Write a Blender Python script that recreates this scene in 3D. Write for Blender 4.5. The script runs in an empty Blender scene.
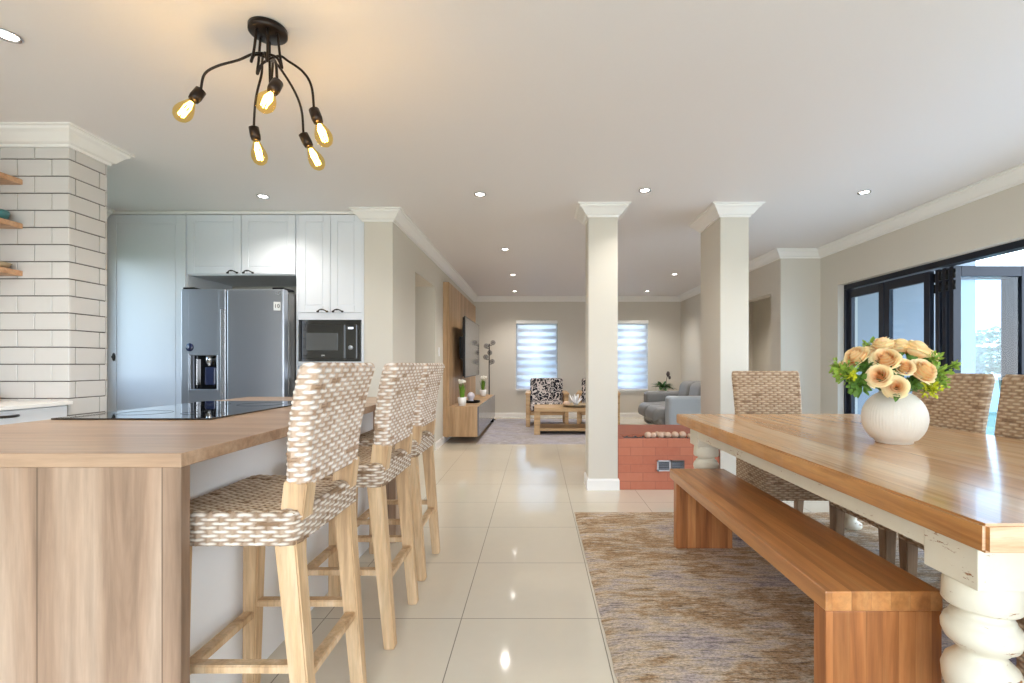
import bpy, bmesh, math, random
import numpy as np
from mathutils import Vector, Matrix
PI = math.pi
random.seed(7)
scn = bpy.context.scene
COL = scn.collection

# ------------------------------------------------------------------ camera, world, exposure
FPX = 489.0; CZ = 1.116; CEIL = 2.52
cam_d = bpy.data.cameras.new('camera'); cam = bpy.data.objects.new('camera', cam_d); COL.objects.link(cam)
cam.location = (0, 0, CZ); cam.rotation_euler = (PI/2, 0, 0)
cam_d.sensor_width = 36; cam_d.lens = FPX/1024*36
cam_d.shift_x = -25/1024; cam_d.shift_y = 22.5/1024
cam_d.clip_start = 0.05; cam_d.clip_end = 500
scn.camera = cam
scn.view_settings.view_transform = 'Standard'; scn.view_settings.look = 'None'
scn.view_settings.gamma = 1; scn.view_settings.use_curve_mapping = False
scn.view_settings.exposure = 0.8
scn.cycles.max_bounces = 10; scn.cycles.diffuse_bounces = 6; scn.cycles.glossy_bounces = 4
scn.cycles.transparent_max_bounces = 24; scn.cycles.sample_clamp_indirect = 6
scn.cycles.caustics_reflective = False; scn.cycles.caustics_refractive = False

world = bpy.data.worlds.new('world'); scn.world = world; world.use_nodes = True
wn = world.node_tree; wn.nodes.clear()
wo = wn.nodes.new('ShaderNodeOutputWorld'); wb = wn.nodes.new('ShaderNodeBackground')
wt = wn.nodes.new('ShaderNodeTexCoord'); ws = wn.nodes.new('ShaderNodeSeparateXYZ'); wr = wn.nodes.new('ShaderNodeValToRGB')
wn.links.new(wt.outputs['Generated'], ws.inputs[0]); wn.links.new(ws.outputs[2], wr.inputs[0])
wn.links.new(wr.outputs[0], wb.inputs[0]); wn.links.new(wb.outputs[0], wo.inputs[0])
e = wr.color_ramp.elements
e[0].position = 0.0; e[0].color = (0.88, 0.94, 1.0, 1)
e[1].position = 0.6; e[1].color = (0.42, 0.66, 1.0, 1)
m_ = wr.color_ramp.elements.new(0.12); m_.color = (0.74, 0.87, 1.0, 1)
wb.inputs[1].default_value = 3.8

def light(kind, name, loc, rot, power, color=(1, 1, 1), size=None, size_y=None, **kw):
    d = bpy.data.lights.new(name, kind); d.energy = power; d.color = color
    if size is not None:
        if kind == 'AREA':
            d.size = size
            if size_y: d.shape = 'RECTANGLE'; d.size_y = size_y
        else: d.shadow_soft_size = size
    for k, v in kw.items():
        if k != 'portal': setattr(d, k, v)
    o = bpy.data.objects.new(name, d); o.location = loc; o.rotation_euler = rot; COL.objects.link(o)
    if kw.get('portal'): d.cycles.is_portal = True
    return o
# sun over the roof, falling on terrace and garden
light('SUN', 'sun', (8, 4, 10), (math.radians(-24), math.radians(36), 0), 2.4, (1, .95, .88), angle=0.009)
# daylight portals in the openings (they only guide sampling of the sky)
light('AREA', 'portal_kitchen', (-3.97, 3.83, 1.55), (0, -PI/2, 0), 1, size=1.2, size_y=1.02, portal=True)
light('AREA', 'portal_terrace', (3.85, 3.1, 1.0), (0, PI/2, 0), 1, size=2.0, size_y=5.0, portal=True)
# added cool fill lamp in the unseen rear opening, in place of daylight
light('AREA', 'rear_fill_added', (0.2, -2.58, 1.25), (PI/2, 0, 0), 62, (.88, .94, 1), size=5.4, size_y=2.0)

# ------------------------------------------------------------------ materials
def sRGB(r, g, b):
    f = lambda c: (c/12.92 if c <= .04045 else ((c+.055)/1.055)**2.4)
    return (f(r/255), f(g/255), f(b/255), 1)
MATS = {}
class NT:
    def __init__(s, name):
        s.m = bpy.data.materials.new(name); s.m.use_nodes = True; s.t = s.m.node_tree; s.n = s.t.nodes
        s.p = s.n['Principled BSDF']; s.out = s.n['Material Output']; MATS[name] = s.m
    def new(s, t, **kw):
        n = s.n.new('ShaderNode'+t)
        for k, v in kw.items(): setattr(n, k, v)
        return n
    def set(s, node, i, v):
        if hasattr(v, 'is_output') or isinstance(v, bpy.types.NodeSocket): s.t.links.new(v, node.inputs[i])
        else: node.inputs[i].default_value = v
    def math(s, op, a, b=0.0, c=None):
        n = s.new('Math', operation=op); s.set(n, 0, a); s.set(n, 1, b)
        if c is not None: s.set(n, 2, c)
        return n.outputs[0]
    def obj(s): return s.new('TexCoord').outputs['Object']
    def mapping(s, vec, scale=(1, 1, 1), loc=(0, 0, 0), rot=(0, 0, 0)):
        n = s.new('Mapping'); s.t.links.new(vec, n.inputs[0]); n.inputs[1].default_value = loc
        n.inputs[2].default_value = rot; n.inputs[3].default_value = scale; return n.outputs[0]
    def noise(s, vec, scale, detail=4, rough=.55, dist=0, out=0):
        n = s.new('TexNoise'); s.t.links.new(vec, n.inputs['Vector']); n.inputs['Scale'].default_value = scale
        n.inputs['Detail'].default_value = detail; n.inputs['Roughness'].default_value = rough; n.inputs['Distortion'].default_value = dist
        return n.outputs[out]
    def ramp(s, fac, stops):
        n = s.new('ValToRGB'); s.t.links.new(fac, n.inputs[0]); els = n.color_ramp.elements
        while len(els) > len(stops): els.remove(els[-1])
        while len(els) < len(stops): els.new(1.0)
        for el, (p, c) in zip(els, stops): el.position = p; el.color = c
        return n.outputs[0]
    def mix(s, fac, a, b, mode='MIX'):
        n = s.new('Mix', data_type='RGBA', blend_type=mode); s.set(n, 0, fac); s.set(n, 6, a); s.set(n, 7, b); return n.outputs[2]
    def bump(s, h, strength=.2, dist=.01):
        n = s.new('Bump'); n.inputs['Strength'].default_value = strength; n.inputs['Distance'].default_value = dist
        s.t.links.new(h, n.inputs['Height']); s.t.links.new(n.outputs[0], s.p.inputs['Normal'])
    def fin(s, col=None, rough=None, metal=None, spec=None, coat=None, **kw):
        if col is not None: s.set(s.p, 'Base Color', col)
        if rough is not None: s.set(s.p, 'Roughness', rough)
        if metal is not None: s.set(s.p, 'Metallic', metal)
        if spec is not None: s.set(s.p, 'Specular IOR Level', spec)
        if coat is not None: s.set(s.p, 'Coat Weight', coat)
        for k, v in kw.items(): s.set(s.p, k.replace('_', ' '), v)
        return s.m

def plain(name, col, rough=.5, metal=0, var=.04, nscale=30, bump=.05, spec=.5, coat=0):
    t = NT(name); v = t.obj(); n = t.noise(v, nscale, 3)
    c2 = tuple(max(0, c*(1-var*2)) for c in col[:3])+(1,)
    t.bump(n, bump, .004)
    return t.fin(t.mix(n, col, c2), rough, metal, spec, coat)

def wood(name, dark, mid, lite, axis='X', rough=.4, plank=None, pw=.12, k=1.0, coat=0, knots=False, bump=.12, var=.25):
    t = NT(name); v = t.obj()
    sc = {'X': (1.2, 16, 16), 'Y': (16, 1.2, 16), 'Z': (16, 16, 1.2)}[axis]
    sc = tuple(a*k for a in sc)
    off = None
    if plank:
        sep = t.new('SeparateXYZ'); t.t.links.new(v, sep.inputs[0])
        q = t.math('FLOOR', t.math('DIVIDE', sep.outputs['XYZ'.index(plank)], pw))
        wn_ = t.new('TexWhiteNoise', noise_dimensions='1D'); t.t.links.new(q, wn_.inputs['W'])
        off = wn_.outputs[0]
        cmb = t.new('CombineXYZ'); 
        for i in range(3): t.t.links.new(t.math('MULTIPLY', off, 7.0+i), cmb.inputs[i])
        va = t.new('VectorMath', operation='ADD'); t.t.links.new(v, va.inputs[0]); t.t.links.new(cmb.outputs[0], va.inputs[1]); v = va.outputs[0]
    mv = t.mapping(v, sc)
    n1 = t.noise(mv, .55, 5, .6, .9)
    n2 = t.noise(t.mapping(v, tuple(a*3 for a in sc)), 1.2, 5, .65, .2)
    c = t.ramp(n1, [(.28, dark), (.48, mid), (.72, lite)])
    f = t.ramp(n2, [(.3, (.55, .55, .55, 1)), (.62, (1, 1, 1, 1))])
    c = t.mix(.55, c, f, 'MULTIPLY')
    if knots:
        vo = t.new('TexVoronoi'); t.t.links.new(t.mapping(v, tuple(a*.16 for a in sc)), vo.inputs['Vector']); vo.inputs['Scale'].default_value = 1.1
        kf = t.ramp(vo.outputs['Distance'], [(.03, (1, 1, 1, 1)), (.12, (0, 0, 0, 1))])
        c = t.mix(t.math('MULTIPLY', kf, .75), c, tuple(x*.35 for x in dark[:3])+(1,))
    if plank:
        g = t.math('ADD', t.math('MULTIPLY', off, var), 1-var*.6)
        cc = t.new('CombineXYZ'); [t.t.links.new(g, cc.inputs[i]) for i in range(3)]
        c = t.mix(1.0, c, cc.outputs[0], 'MULTIPLY')
        fr = t.math('FRACT', t.math('DIVIDE', sep.outputs['XYZ'.index(plank)], pw))
        ln = t.math('LESS_THAN', fr, .012)
        c = t.mix(t.math('MULTIPLY', ln, .55), c, tuple(x*.3 for x in dark[:3])+(1,))
    t.bump(n2, bump, .002)
    return t.fin(c, rough, coat=coat)

def glassy(name, tint=(.93, .97, 1, 1), refl=1.0, rough=.0):
    t = NT(name); t.n.remove(t.p)
    tr = t.new('BsdfTransparent'); tr.inputs[0].default_value = tint
    gl = t.new('BsdfGlossy'); gl.inputs['Roughness'].default_value = rough
    fr = t.new('Fresnel'); fr.inputs[0].default_value = 1.5
    gm = t.new('NewGeometry'); front = t.math('SUBTRACT', 1.0, gm.outputs['Backfacing'])   # reflect once, at the outer face
    mx = t.new('MixShader'); t.t.links.new(t.math('MULTIPLY', t.math('MULTIPLY', fr.outputs[0], refl), front), mx.inputs[0])
    t.t.links.new(tr.outputs[0], mx.inputs[1]); t.t.links.new(gl.outputs[0], mx.inputs[2]); t.t.links.new(mx.outputs[0], t.out.inputs[0])
    return t.m

def emit(name, col, strength):
    t = NT(name); t.n.remove(t.p); e = t.new('Emission'); e.inputs[0].default_value = col; e.inputs[1].default_value = strength
    t.t.links.new(e.outputs[0], t.out.inputs[0]); return t.m

wall_m = plain('wall_paint', sRGB(212, 206, 195), .7, var=.01, nscale=60, bump=.03, spec=.25)
ceil_m = plain('ceiling_paint', sRGB(232, 228, 227), .55, var=.008, nscale=60, bump=.02, spec=.3)
white_m = plain('white_trim_paint', sRGB(240, 238, 235), .4, var=.008, bump=.01)
cab_m = plain('cabinet_paint', sRGB(224, 228, 234), .3, var=.008, bump=.01)
pan_m = plain('island_panel_paint', sRGB(240, 239, 238), .35, var=.008, bump=.01)
black_m = plain('black_metal', sRGB(30, 27, 26), .35, .7, bump=.02)
alu_m = plain('black_aluminium', sRGB(30, 34, 46), .3, .3, bump=.01)
bronze_m = plain('dark_bronze', sRGB(52, 44, 40), .35, .8, bump=.02)
steel_m = plain('dark_stainless_steel', sRGB(176, 180, 188), .32, .8, var=.02, nscale=80, bump=.01)
steeld_m = plain('fridge_side_grey', sRGB(120, 118, 116), .3, .5, bump=.01)
chrome_m = plain('chrome', sRGB(210, 210, 212), .12, 1, bump=0)
blackgl_m = plain('black_glass', sRGB(10, 10, 12), .04, 0, bump=0, coat=.6)
gry_glass = plain('grey_reflective_glass', sRGB(96, 98, 100), .12, .5, bump=0)
gloss_grey = plain('gloss_grey_lacquer', sRGB(120, 120, 128), .16, .1, bump=0)
screen_m = plain('tv_screen_glass', sRGB(92, 92, 96), .12, .35, bump=0)
sticker_m = plain('white_sticker', sRGB(235, 235, 235), .5)
dkblue_m = plain('dark_blue_plastic', sRGB(40, 48, 80), .25)
ink_m = plain('printed_ink', sRGB(35, 35, 40), .5)
lgsil = plain('silver_lettering', sRGB(215, 215, 218), .25, .8)
grout_m = plain('dark_grout', sRGB(92, 86, 82), .8, nscale=200)
tile_m = plain('white_subway_glaze', sRGB(208, 205, 202), .2, var=.02, nscale=9, bump=.03, coat=.3)
ceramic_m = plain('matte_white_ceramic', sRGB(232, 226, 214), .55, var=.03, nscale=50)
potw_m = plain('white_pot_ceramic', sRGB(238, 238, 236), .35)
sofa_m = plain('grey_leather', sRGB(132, 132, 132), .45, var=.08, nscale=40, bump=.15)
sofab_m = plain('pale_grey_leather', sRGB(176, 184, 192), .45, var=.05, nscale=40, bump=.1)
switch_m = plain('switch_plastic', sRGB(240, 240, 240), .3)
stone_m = plain('ceramic_ball', sRGB(222, 190, 166), .75, var=.12, nscale=30, bump=.3)
peb_m = plain('grey_gravel', sRGB(120, 112, 112), .85, var=.4, nscale=60, bump=.6)
soil_m = plain('soil', sRGB(60, 45, 35), .9)
teal_m = plain('teal_glaze', sRGB(60, 120, 125), .3)
beige_m = plain('beige_clay', sRGB(170, 150, 120), .6)
orange_m = plain('orange_book_cover', sRGB(224, 148, 70), .5)
blue_m = plain('blue_book_cover', sRGB(96, 130, 170), .5)
page_m = plain('book_pages', sRGB(225, 212, 190), .8)
coralw_m = plain('white_coral', sRGB(240, 240, 242), .5)
lilac_m = plain('pale_lilac_ceramic', sRGB(226, 220, 232), .4)
handle_m = plain('iron_handle', sRGB(62, 58, 56), .4, .8)

# floor tiles 600 x 600 polished
def floor_mat():
    t = NT('polished_floor_tile'); v = t.obj(); s = t.new('SeparateXYZ'); t.t.links.new(v, s.inputs[0])
    fx = t.math('FRACT', t.math('DIVIDE', t.math('ADD', s.outputs[0], .331+12), .6))
    fy = t.math('FRACT', t.math('DIVIDE', t.math('ADD', s.outputs[1], 12-2.144), .6))
    def line(f): return t.math('LESS_THAN', t.math('ABSOLUTE', t.math('SUBTRACT', f, .5)), .4965)
    body = t.math('MULTIPLY', line(fx), line(fy))
    n = t.noise(v, 1.2, 4); n2 = t.noise(v, 14, 4)
    c = t.mix(n, sRGB(222, 212, 194), sRGB(212, 202, 184)); c = t.mix(t.math('MULTIPLY', n2, .25), c, sRGB(200, 190, 172))
    c = t.mix(body, sRGB(128, 118, 104), c)
    t.set(t.p, 'Roughness', t.math('SUBTRACT', .6, t.math('MULTIPLY', body, .53)))
    t.bump(body, .25, .002)
    return t.fin(c, spec=.55)
floor_m = floor_mat()

counter_x = wood('laminate_oak_panel', sRGB(124, 98, 78), sRGB(168, 138, 114), sRGB(192, 166, 143), 'Z', .35, plank='X', pw=.31, k=.75, knots=True, var=.1)
counter_t = wood('laminate_oak_top', sRGB(148, 116, 92), sRGB(182, 150, 122), sRGB(204, 176, 150), 'X', .3, k=.8, var=.1)
edge_m = wood('laminate_oak_edge', sRGB(150, 120, 100), sRGB(188, 156, 132), sRGB(206, 178, 156), 'Y', .35, k=.9)
table_m = wood('honey_pine_top', sRGB(194, 144, 96), sRGB(222, 178, 132), sRGB(236, 204, 164), 'Y', .2, plank='X', pw=.211, k=.7, coat=.2, knots=True, var=.12, bump=.05)
tend_m = wood('pale_end_grain', sRGB(190, 140, 100), sRGB(226, 188, 150), sRGB(238, 210, 178), 'X', .5, k=2)
tedge_m = wood('honey_pine_edge', sRGB(150, 92, 44), sRGB(192, 134, 76), sRGB(212, 158, 98), 'Y', .3, k=1.3, knots=True)
bench_m = wood('orange_oak', sRGB(140, 84, 42), sRGB(186, 124, 70), sRGB(206, 150, 94), 'Y', .28, plank='X', pw=.0567, k=.8, coat=.15, knots=True, var=.22)
benchleg_m = wood('orange_oak_leg', sRGB(118, 66, 34), sRGB(172, 108, 60), sRGB(198, 138, 84), 'Z', .35, plank='X', pw=.0475, k=1.0, knots=True, var=.25)
stoolw_m = wood('limed_teak_leg', sRGB(172, 134, 96), sRGB(208, 172, 130), sRGB(226, 198, 162), 'Z', .55, k=1.6)
dinew_m = wood('grey_teak_leg', sRGB(120, 96, 74), sRGB(158, 130, 102), sRGB(180, 152, 124), 'Z', .55, k=1.6)
tvw_m = wood('oak_cladding', sRGB(160, 122, 84), sRGB(196, 158, 116), sRGB(214, 180, 142), 'Z', .45, plank='Y', pw=.18, k=.8)
cofw_m = wood('oak_furniture', sRGB(168, 128, 84), sRGB(202, 164, 116), sRGB(220, 188, 144), 'X', .45)
shelf_m = wood('shelf_oak', sRGB(160, 112, 78), sRGB(198, 152, 114), sRGB(214, 172, 136), 'X', .45)

def distressed():
    t = NT('distressed_cream_paint'); v = t.obj()
    n = t.noise(v, 5, 6, .7, .3); n2 = t.noise(t.mapping(v, (1, 1, 4)), 9, 6, .75)
    f = t.ramp(n2, [(.35, (1, 1, 1, 1)), (.38, (0, 0, 0, 1))])
    c = t.mix(n, sRGB(228, 222, 206), sRGB(212, 203, 178)); c = t.mix(f, c, sRGB(150, 104, 62))
    t.bump(n2, .2, .003); return t.fin(c, .5)
cream_m = distressed()

def brick_mat():
    t = NT('red_brick'); v = t.obj(); s = t.new('SeparateXYZ'); t.t.links.new(v, s.inputs[0])
    cb = t.new('CombineXYZ'); t.t.links.new(t.math('ADD', s.outputs[0], s.outputs[1]), cb.inputs[0]); t.t.links.new(s.outputs[2], cb.inputs[1])
    b = t.new('TexBrick'); t.t.links.new(cb.outputs[0], b.inputs['Vector'])
    b.inputs['Color1'].default_value = sRGB(178, 100, 72); b.inputs['Color2'].default_value = sRGB(194, 120, 90); b.inputs['Mortar'].default_value = sRGB(150, 88, 68)
    b.inputs['Scale'].default_value = 1; b.inputs['Brick Width'].default_value = .22; b.inputs['Row Height'].default_value = .0755
    b.inputs['Mortar Size'].default_value = .0035; b.inputs['Mortar Smooth'].default_value = .2
    n = t.noise(v, 22, 6, .7); n5 = t.noise(v, 3, 3); c = t.mix(t.math('MULTIPLY', n, .6), b.outputs[0], sRGB(206, 140, 116)); c = t.mix(t.math('MULTIPLY', n5, .4), c, sRGB(170, 84, 60))
    t.bump(b.outputs['Fac'], -.4, .004); return t.fin(c, .75)
brick_m = brick_mat()

def rug_mat(name, stops, xs=1.0, streak=60, k=1.0):
    t = NT(name); v = t.obj()
    n = t.noise(t.mapping(v, (1, 1.5, 1)), 1.3*xs, 7, .62, .15); n4 = t.noise(t.mapping(v, (2, 7, 1), loc=(4, 2, 1)), 3, 7, .75, .1)
    n2 = t.noise(t.mapping(v, (7, streak*.9, 1)), 1.0, 6, .85, .3); n3 = t.noise(t.mapping(v, (1, 1.8, 1)), 75, 4, .8)
    c = t.ramp(t.math('ADD', t.math('MULTIPLY', n, .62), t.math('MULTIPLY', n4, .38)), stops)
    f = t.ramp(n2, [(.38, (.22, .20, .21, 1)), (.46, (.84, .83, .83, 1)), (.62, (1.15, 1.14, 1.12, 1))])
    c = t.mix(.8*k, c, f, 'MULTIPLY')
    g = t.ramp(n3, [(.38, (.45, .45, .45, 1)), (.56, (1.08, 1.08, 1.08, 1))]); c = t.mix(.8*k, c, g, 'MULTIPLY')
    fl = t.noise(t.mapping(v, (14, 60, 1), loc=(9, 5, 0)), 1.0, 3, .6); ms = t.noise(v, 2.2, 3)
    fk = t.math('MULTIPLY', t.ramp(fl, [(.64, (0, 0, 0, 1)), (.69, (1, 1, 1, 1))]), t.ramp(ms, [(.45, (0, 0, 0, 1)), (.6, (1, 1, 1, 1))]))
    c = t.mix(t.math('MULTIPLY', fk, .8*k), c, sRGB(70, 52, 46))
    t.bump(t.math('ADD', n2, n3), .5, .005); return t.fin(c, .95, spec=.1)
rug_m = rug_mat('vintage_rug_weave', [(.36, sRGB(130, 118, 126)), (.43, sRGB(198, 184, 178)), (.49, sRGB(214, 194, 168)), (.54, sRGB(172, 138, 102)), (.59, sRGB(216, 200, 178)), (.68, sRGB(146, 130, 134))])
rugb_m = rug_mat('grey_lilac_rug_weave', [(.36, sRGB(160, 156, 168)), (.47, sRGB(190, 184, 190)), (.55, sRGB(172, 164, 160)), (.65, sRGB(206, 202, 208))], 2, 20, .5)

def pattern_mat():
    t = NT('black_white_floral_fabric'); v = t.obj()
    w = t.noise(v, 7, 2, out=1)
    va = t.mix(.25, v, w)
    vo = t.new('TexVoronoi', feature='DISTANCE_TO_EDGE'); t.t.links.new(va, vo.inputs['Vector']); vo.inputs['Scale'].default_value = 9
    f = t.ramp(vo.outputs['Distance'], [(.05, (1, 1, 1, 1)), (.1, (0, 0, 0, 1)), (.24, (0, 0, 0, 1)), (.28, (1, 1, 1, 1)), (.36, (0, 0, 0, 1))])
    return t.fin(t.mix(f, sRGB(30, 30, 40), sRGB(215, 205, 200)), .85, spec=.2)
pat_m = pattern_mat()

def wicker_mat(name):
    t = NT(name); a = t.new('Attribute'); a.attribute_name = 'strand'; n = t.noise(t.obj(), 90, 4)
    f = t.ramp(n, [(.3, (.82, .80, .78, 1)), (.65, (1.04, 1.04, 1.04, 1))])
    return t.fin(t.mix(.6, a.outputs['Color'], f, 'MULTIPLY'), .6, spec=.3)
wick_white = wicker_mat('whitewashed_rattan'); wick_tan = wicker_mat('natural_rattan')

def leaf_mat(name, c1, c2):
    t = NT(name); n = t.noise(t.obj(), 25, 3)
    t.set(t.p, 'Transmission Weight', 0.0); return t.fin(t.mix(n, c1, c2), .5, spec=.3, Subsurface_Weight=.0)
leafd_m = leaf_mat('dark_green_leaf', sRGB(74, 110, 44), sRGB(104, 140, 56))
leafy_m = leaf_mat('yellow_green_leaf', sRGB(176, 190, 40), sRGB(214, 210, 50))
leafl_m = leaf_mat('fresh_green_leaf', sRGB(126, 160, 56), sRGB(160, 186, 80))
plantd_m = leaf_mat('deep_green_leaf', sRGB(40, 80, 36), sRGB(70, 112, 50))
plume_m = leaf_mat('dusky_plume', sRGB(70, 62, 62), sRGB(94, 82, 80))
tree_m = leaf_mat('tree_foliage', sRGB(92, 104, 70), sRGB(132, 138, 98))
hill_m = plain('hillside', sRGB(150, 166, 176), .9, var=.06, nscale=.05, bump=0)
def rose_mat():
    t = NT('peach_petal'); s = t.new('Attribute'); s.attribute_name = 'strand'
    return t.fin(s.outputs['Color'], .6, spec=.2, Subsurface_Weight=.15, Subsurface_Scale=.01)
rose_m = rose_mat()
white_petal = leaf_mat('white_petal', sRGB(244, 242, 232), sRGB(236, 232, 216))

glass_door = glassy('door_glass', (.88, .94, .98, 1), 1.3)
glass_clear = glassy('clear_glass', (.95, .98, .98, 1), 1.0)
glass_smoke = glassy('smoked_glass', (.7, .7, .72, 1), 1.6, .05)
glass_amber = glassy('amber_bulb_glass', (1.0, .86, .50, 1), .45)
fil_m = emit('glowing_filament', (1, .62, .18, 1), 24)
lamp_m = emit('downlight_led', (1, .96, .9, 1), 14)
disp_m = emit('clock_display', (.8, .9, 1, 1), 1.5)

def blind_mat():
    t = NT('zebra_blind_fabric'); t.n.remove(t.p); s = t.new('SeparateXYZ'); t.t.links.new(t.obj(), s.inputs[0])
    f = t.math('FRACT', t.math('DIVIDE', s.outputs[2], .148)); band = t.math('GREATER_THAN', f, .5)
    di = t.new('BsdfDiffuse'); di.inputs[0].default_value = sRGB(236, 238, 244)
    tl = t.new('BsdfTranslucent'); tl.inputs[0].default_value = sRGB(232, 236, 246)
    tp = t.new('BsdfTransparent'); tp.inputs[0].default_value = (.9, .95, 1, 1)
    a = t.new('MixShader'); a.inputs[0].default_value = .5; t.t.links.new(di.outputs[0], a.inputs[1]); t.t.links.new(tl.outputs[0], a.inputs[2])
    b = t.new('MixShader'); t.t.links.new(t.math('MULTIPLY', band, .28), b.inputs[0])
    t.t.links.new(a.outputs[0], b.inputs[1]); t.t.links.new(tp.outputs[0], b.inputs[2]); t.t.links.new(b.outputs[0], t.out.inputs[0])
    return t.m
blind_m = blind_mat()

# ------------------------------------------------------------------ mesh helpers
class MB:
    def __init__(s): s.bm = bmesh.new(); s.col = None
    def box(s, x0, x1, y0, y1, z0, z1, bev=0.0, seg=2, mi=0):
        t = bmesh.new(); bmesh.ops.create_cube(t, size=1)
        for v in t.verts: v.co = Vector(((x0+x1)/2+v.co.x*(x1-x0), (y0+y1)/2+v.co.y*(y1-y0), (z0+z1)/2+v.co.z*(z1-z0)))
        if bev > 0: bmesh.ops.bevel(t, geom=t.edges[:], offset=bev, segments=seg, affect='EDGES', profile=.5)
        for f in t.faces: f.material_index = mi
        s.merge(t); return s
    def merge(s, t):
        me = bpy.data.meshes.new('tmp'); t.to_mesh(me); t.free(); s.bm.from_mesh(me); bpy.data.meshes.remove(me)
    def beam(s, p0, p1, w0, w1=None, d0=None, d1=None, bev=.004):
        """rectangular tapered bar; w along x-ish, d along y-ish"""
        w1 = w0 if w1 is None else w1; d0 = w0 if d0 is None else d0; d1 = (w1 if d0 == w0 else d0) if d1 is None else d1
        p0 = Vector(p0); p1 = Vector(p1); a = (p1-p0).normalized()
        ref = Vector((0, 1, 0)) if abs(a.y) < .7 else Vector((0, 0, 1))
        u = ref.cross(a).normalized(); v = a.cross(u).normalized()
        t = bmesh.new(); vs = []
        for p, w, d in ((p0, w0, d0), (p1, w1, d1)):
            for su, sv in ((-1, -1), (1, -1), (1, 1), (-1, 1)): vs.append(t.verts.new(p+u*su*w/2+v*sv*d/2))
        t.faces.new(vs[3::-1]); t.faces.new(vs[4:])
        for i in range(4): j = (i+1) % 4; t.faces.new((vs[i], vs[j], vs[4+j], vs[4+i]))
        if bev: bmesh.ops.bevel(t, geom=t.edges[:], offset=bev, segments=2, affect='EDGES')
        bmesh.ops.recalc_face_normals(t, faces=t.faces[:]); s.merge(t); return s
    def lathe(s, prof, c=(0, 0, 0), n=32, axis=None, mod=None, cap=True):
        """prof: list of (r, z); axis: optional direction"""
        c = Vector(c); q = Vector((0, 0, 1)).rotation_difference(Vector(axis).normalized()) if axis is not None else None
        t = bmesh.new(); rings = []
        for r, z in prof:
            ring = []
            for i in range(n):
                a = 2*PI*i/n; rr = r*(mod(a, z) if mod else 1)
                p = Vector((rr*math.cos(a), rr*math.sin(a), z))
                if q: p = q @ p
                ring.append(t.verts.new(c+p))
            rings.append(ring)
        for a, b in zip(rings, rings[1:]):
            for i in range(n): j = (i+1) % n; t.faces.new((a[i], a[j], b[j], b[i]))
        if cap: t.faces.new(rings[0][::-1]); t.faces.new(rings[-1])
        for f in t.faces: f.smooth = True
        bmesh.ops.recalc_face_normals(t, faces=t.faces[:]) if cap else None
        s.merge(t); return s
    def cyl(s, c, r, h, n=24, axis=None, r2=None):
        s.lathe([(r, 0), (r if r2 is None else r2, h)], c, n, axis); return s
    def sphere(s, c, r, seg=20, ring=12, sc=(1, 1, 1)):
        t = bmesh.new(); bmesh.ops.create_uvsphere(t, u_segments=seg, v_segments=ring, radius=r)
        for v in t.verts: v.co = Vector((v.co.x*sc[0], v.co.y*sc[1], v.co.z*sc[2]))+Vector(c)
        for f in t.faces: f.smooth = True
        s.merge(t); return s
    def tube(s, pts, r, n=8, closed=False, r1=None):
        pts = [Vector(p) for p in pts]; t = bmesh.new(); rings = []; up = Vector((0, 0, 1)); L = len(pts); prev = None
        for i, p in enumerate(pts):
            a = pts[(i+1) % L] if (closed or i < L-1) else p; b = pts[i-1] if (closed or i > 0) else p
            d = (a-b).normalized()
            if prev is None: u = d.cross(Vector((0, 0, 1)) if abs(d.z) < .9 else Vector((1, 0, 0))).normalized()
            else: u = (prev-d*prev.dot(d)).normalized()
            prev = u; v = d.cross(u); rr = r if r1 is None else r+(r1-r)*i/(L-1)
            rings.append([t.verts.new(p+(u*math.cos(2*PI*k/n)+v*math.sin(2*PI*k/n))*rr) for k in range(n)])
        m = L if closed else L-1
        for i in range(m):
            a = rings[i]; b = rings[(i+1) % L]
            for k in range(n): j = (k+1) % n; t.faces.new((a[k], a[j], b[j], b[k]))
        if not closed: t.faces.new(rings[0][::-1]); t.faces.new(rings[-1])
        for f in t.faces: f.smooth = True
        s.merge(t); return s
    def sweep(s, path, prof, side=1, closed=False):
        """extrude profile (d outwards, z) along an XY path with mitres; side=+1: offset to the left of travel"""
        P = [Vector((p[0], p[1])) for p in path]; L = len(P); t = bmesh.new(); rings = []
        for i in range(L):
            dn = (P[(i+1) % L]-P[i]).normalized() if (closed or i < L-1) else None
            dp = (P[i]-P[i-1]).normalized() if (closed or i > 0) else None
            if dn is None: dn = dp
            if dp is None: dp = dn
            n1 = Vector((-dp.y, dp.x))*side; n2 = Vector((-dn.y, dn.x))*side
            m = (n1+n2); m = m/max(1e-6, m.dot(n1)) if m.length > 1e-4 else n1
            rings.append([t.verts.new((P[i].x+m.x*d, P[i].y+m.y*d, z)) for d, z in prof])
        k = len(prof)
        for i in range(L if closed else L-1):
            a = rings[i]; b = rings[(i+1) % L]
            for j in range(k): jj = (j+1) % k; t.faces.new((a[j], a[jj], b[jj], b[j]))
        if not closed: t.faces.new(rings[0][::-1]); t.faces.new(rings[-1])
        bmesh.ops.recalc_face_normals(t, faces=t.faces[:]); s.merge(t); return s
    def poly(s, verts, faces, smooth=False):
        t = bmesh.new(); vs = [t.verts.new(v) for v in verts]
        for f in faces: t.faces.new([vs[i] for i in f]).smooth = smooth
        s.merge(t); return s
    def build(s, name, mats, parent=None, loc=None):
        me = bpy.data.meshes.new(name); s.bm.to_mesh(me); s.bm.free()
        for m in (mats if isinstance(mats, (list, tuple)) else [mats]): me.materials.append(m)
        o = bpy.data.objects.new(name, me); COL.objects.link(o)
        if parent is not None: o.parent = parent
        if loc: o.location = loc
        return o

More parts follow.
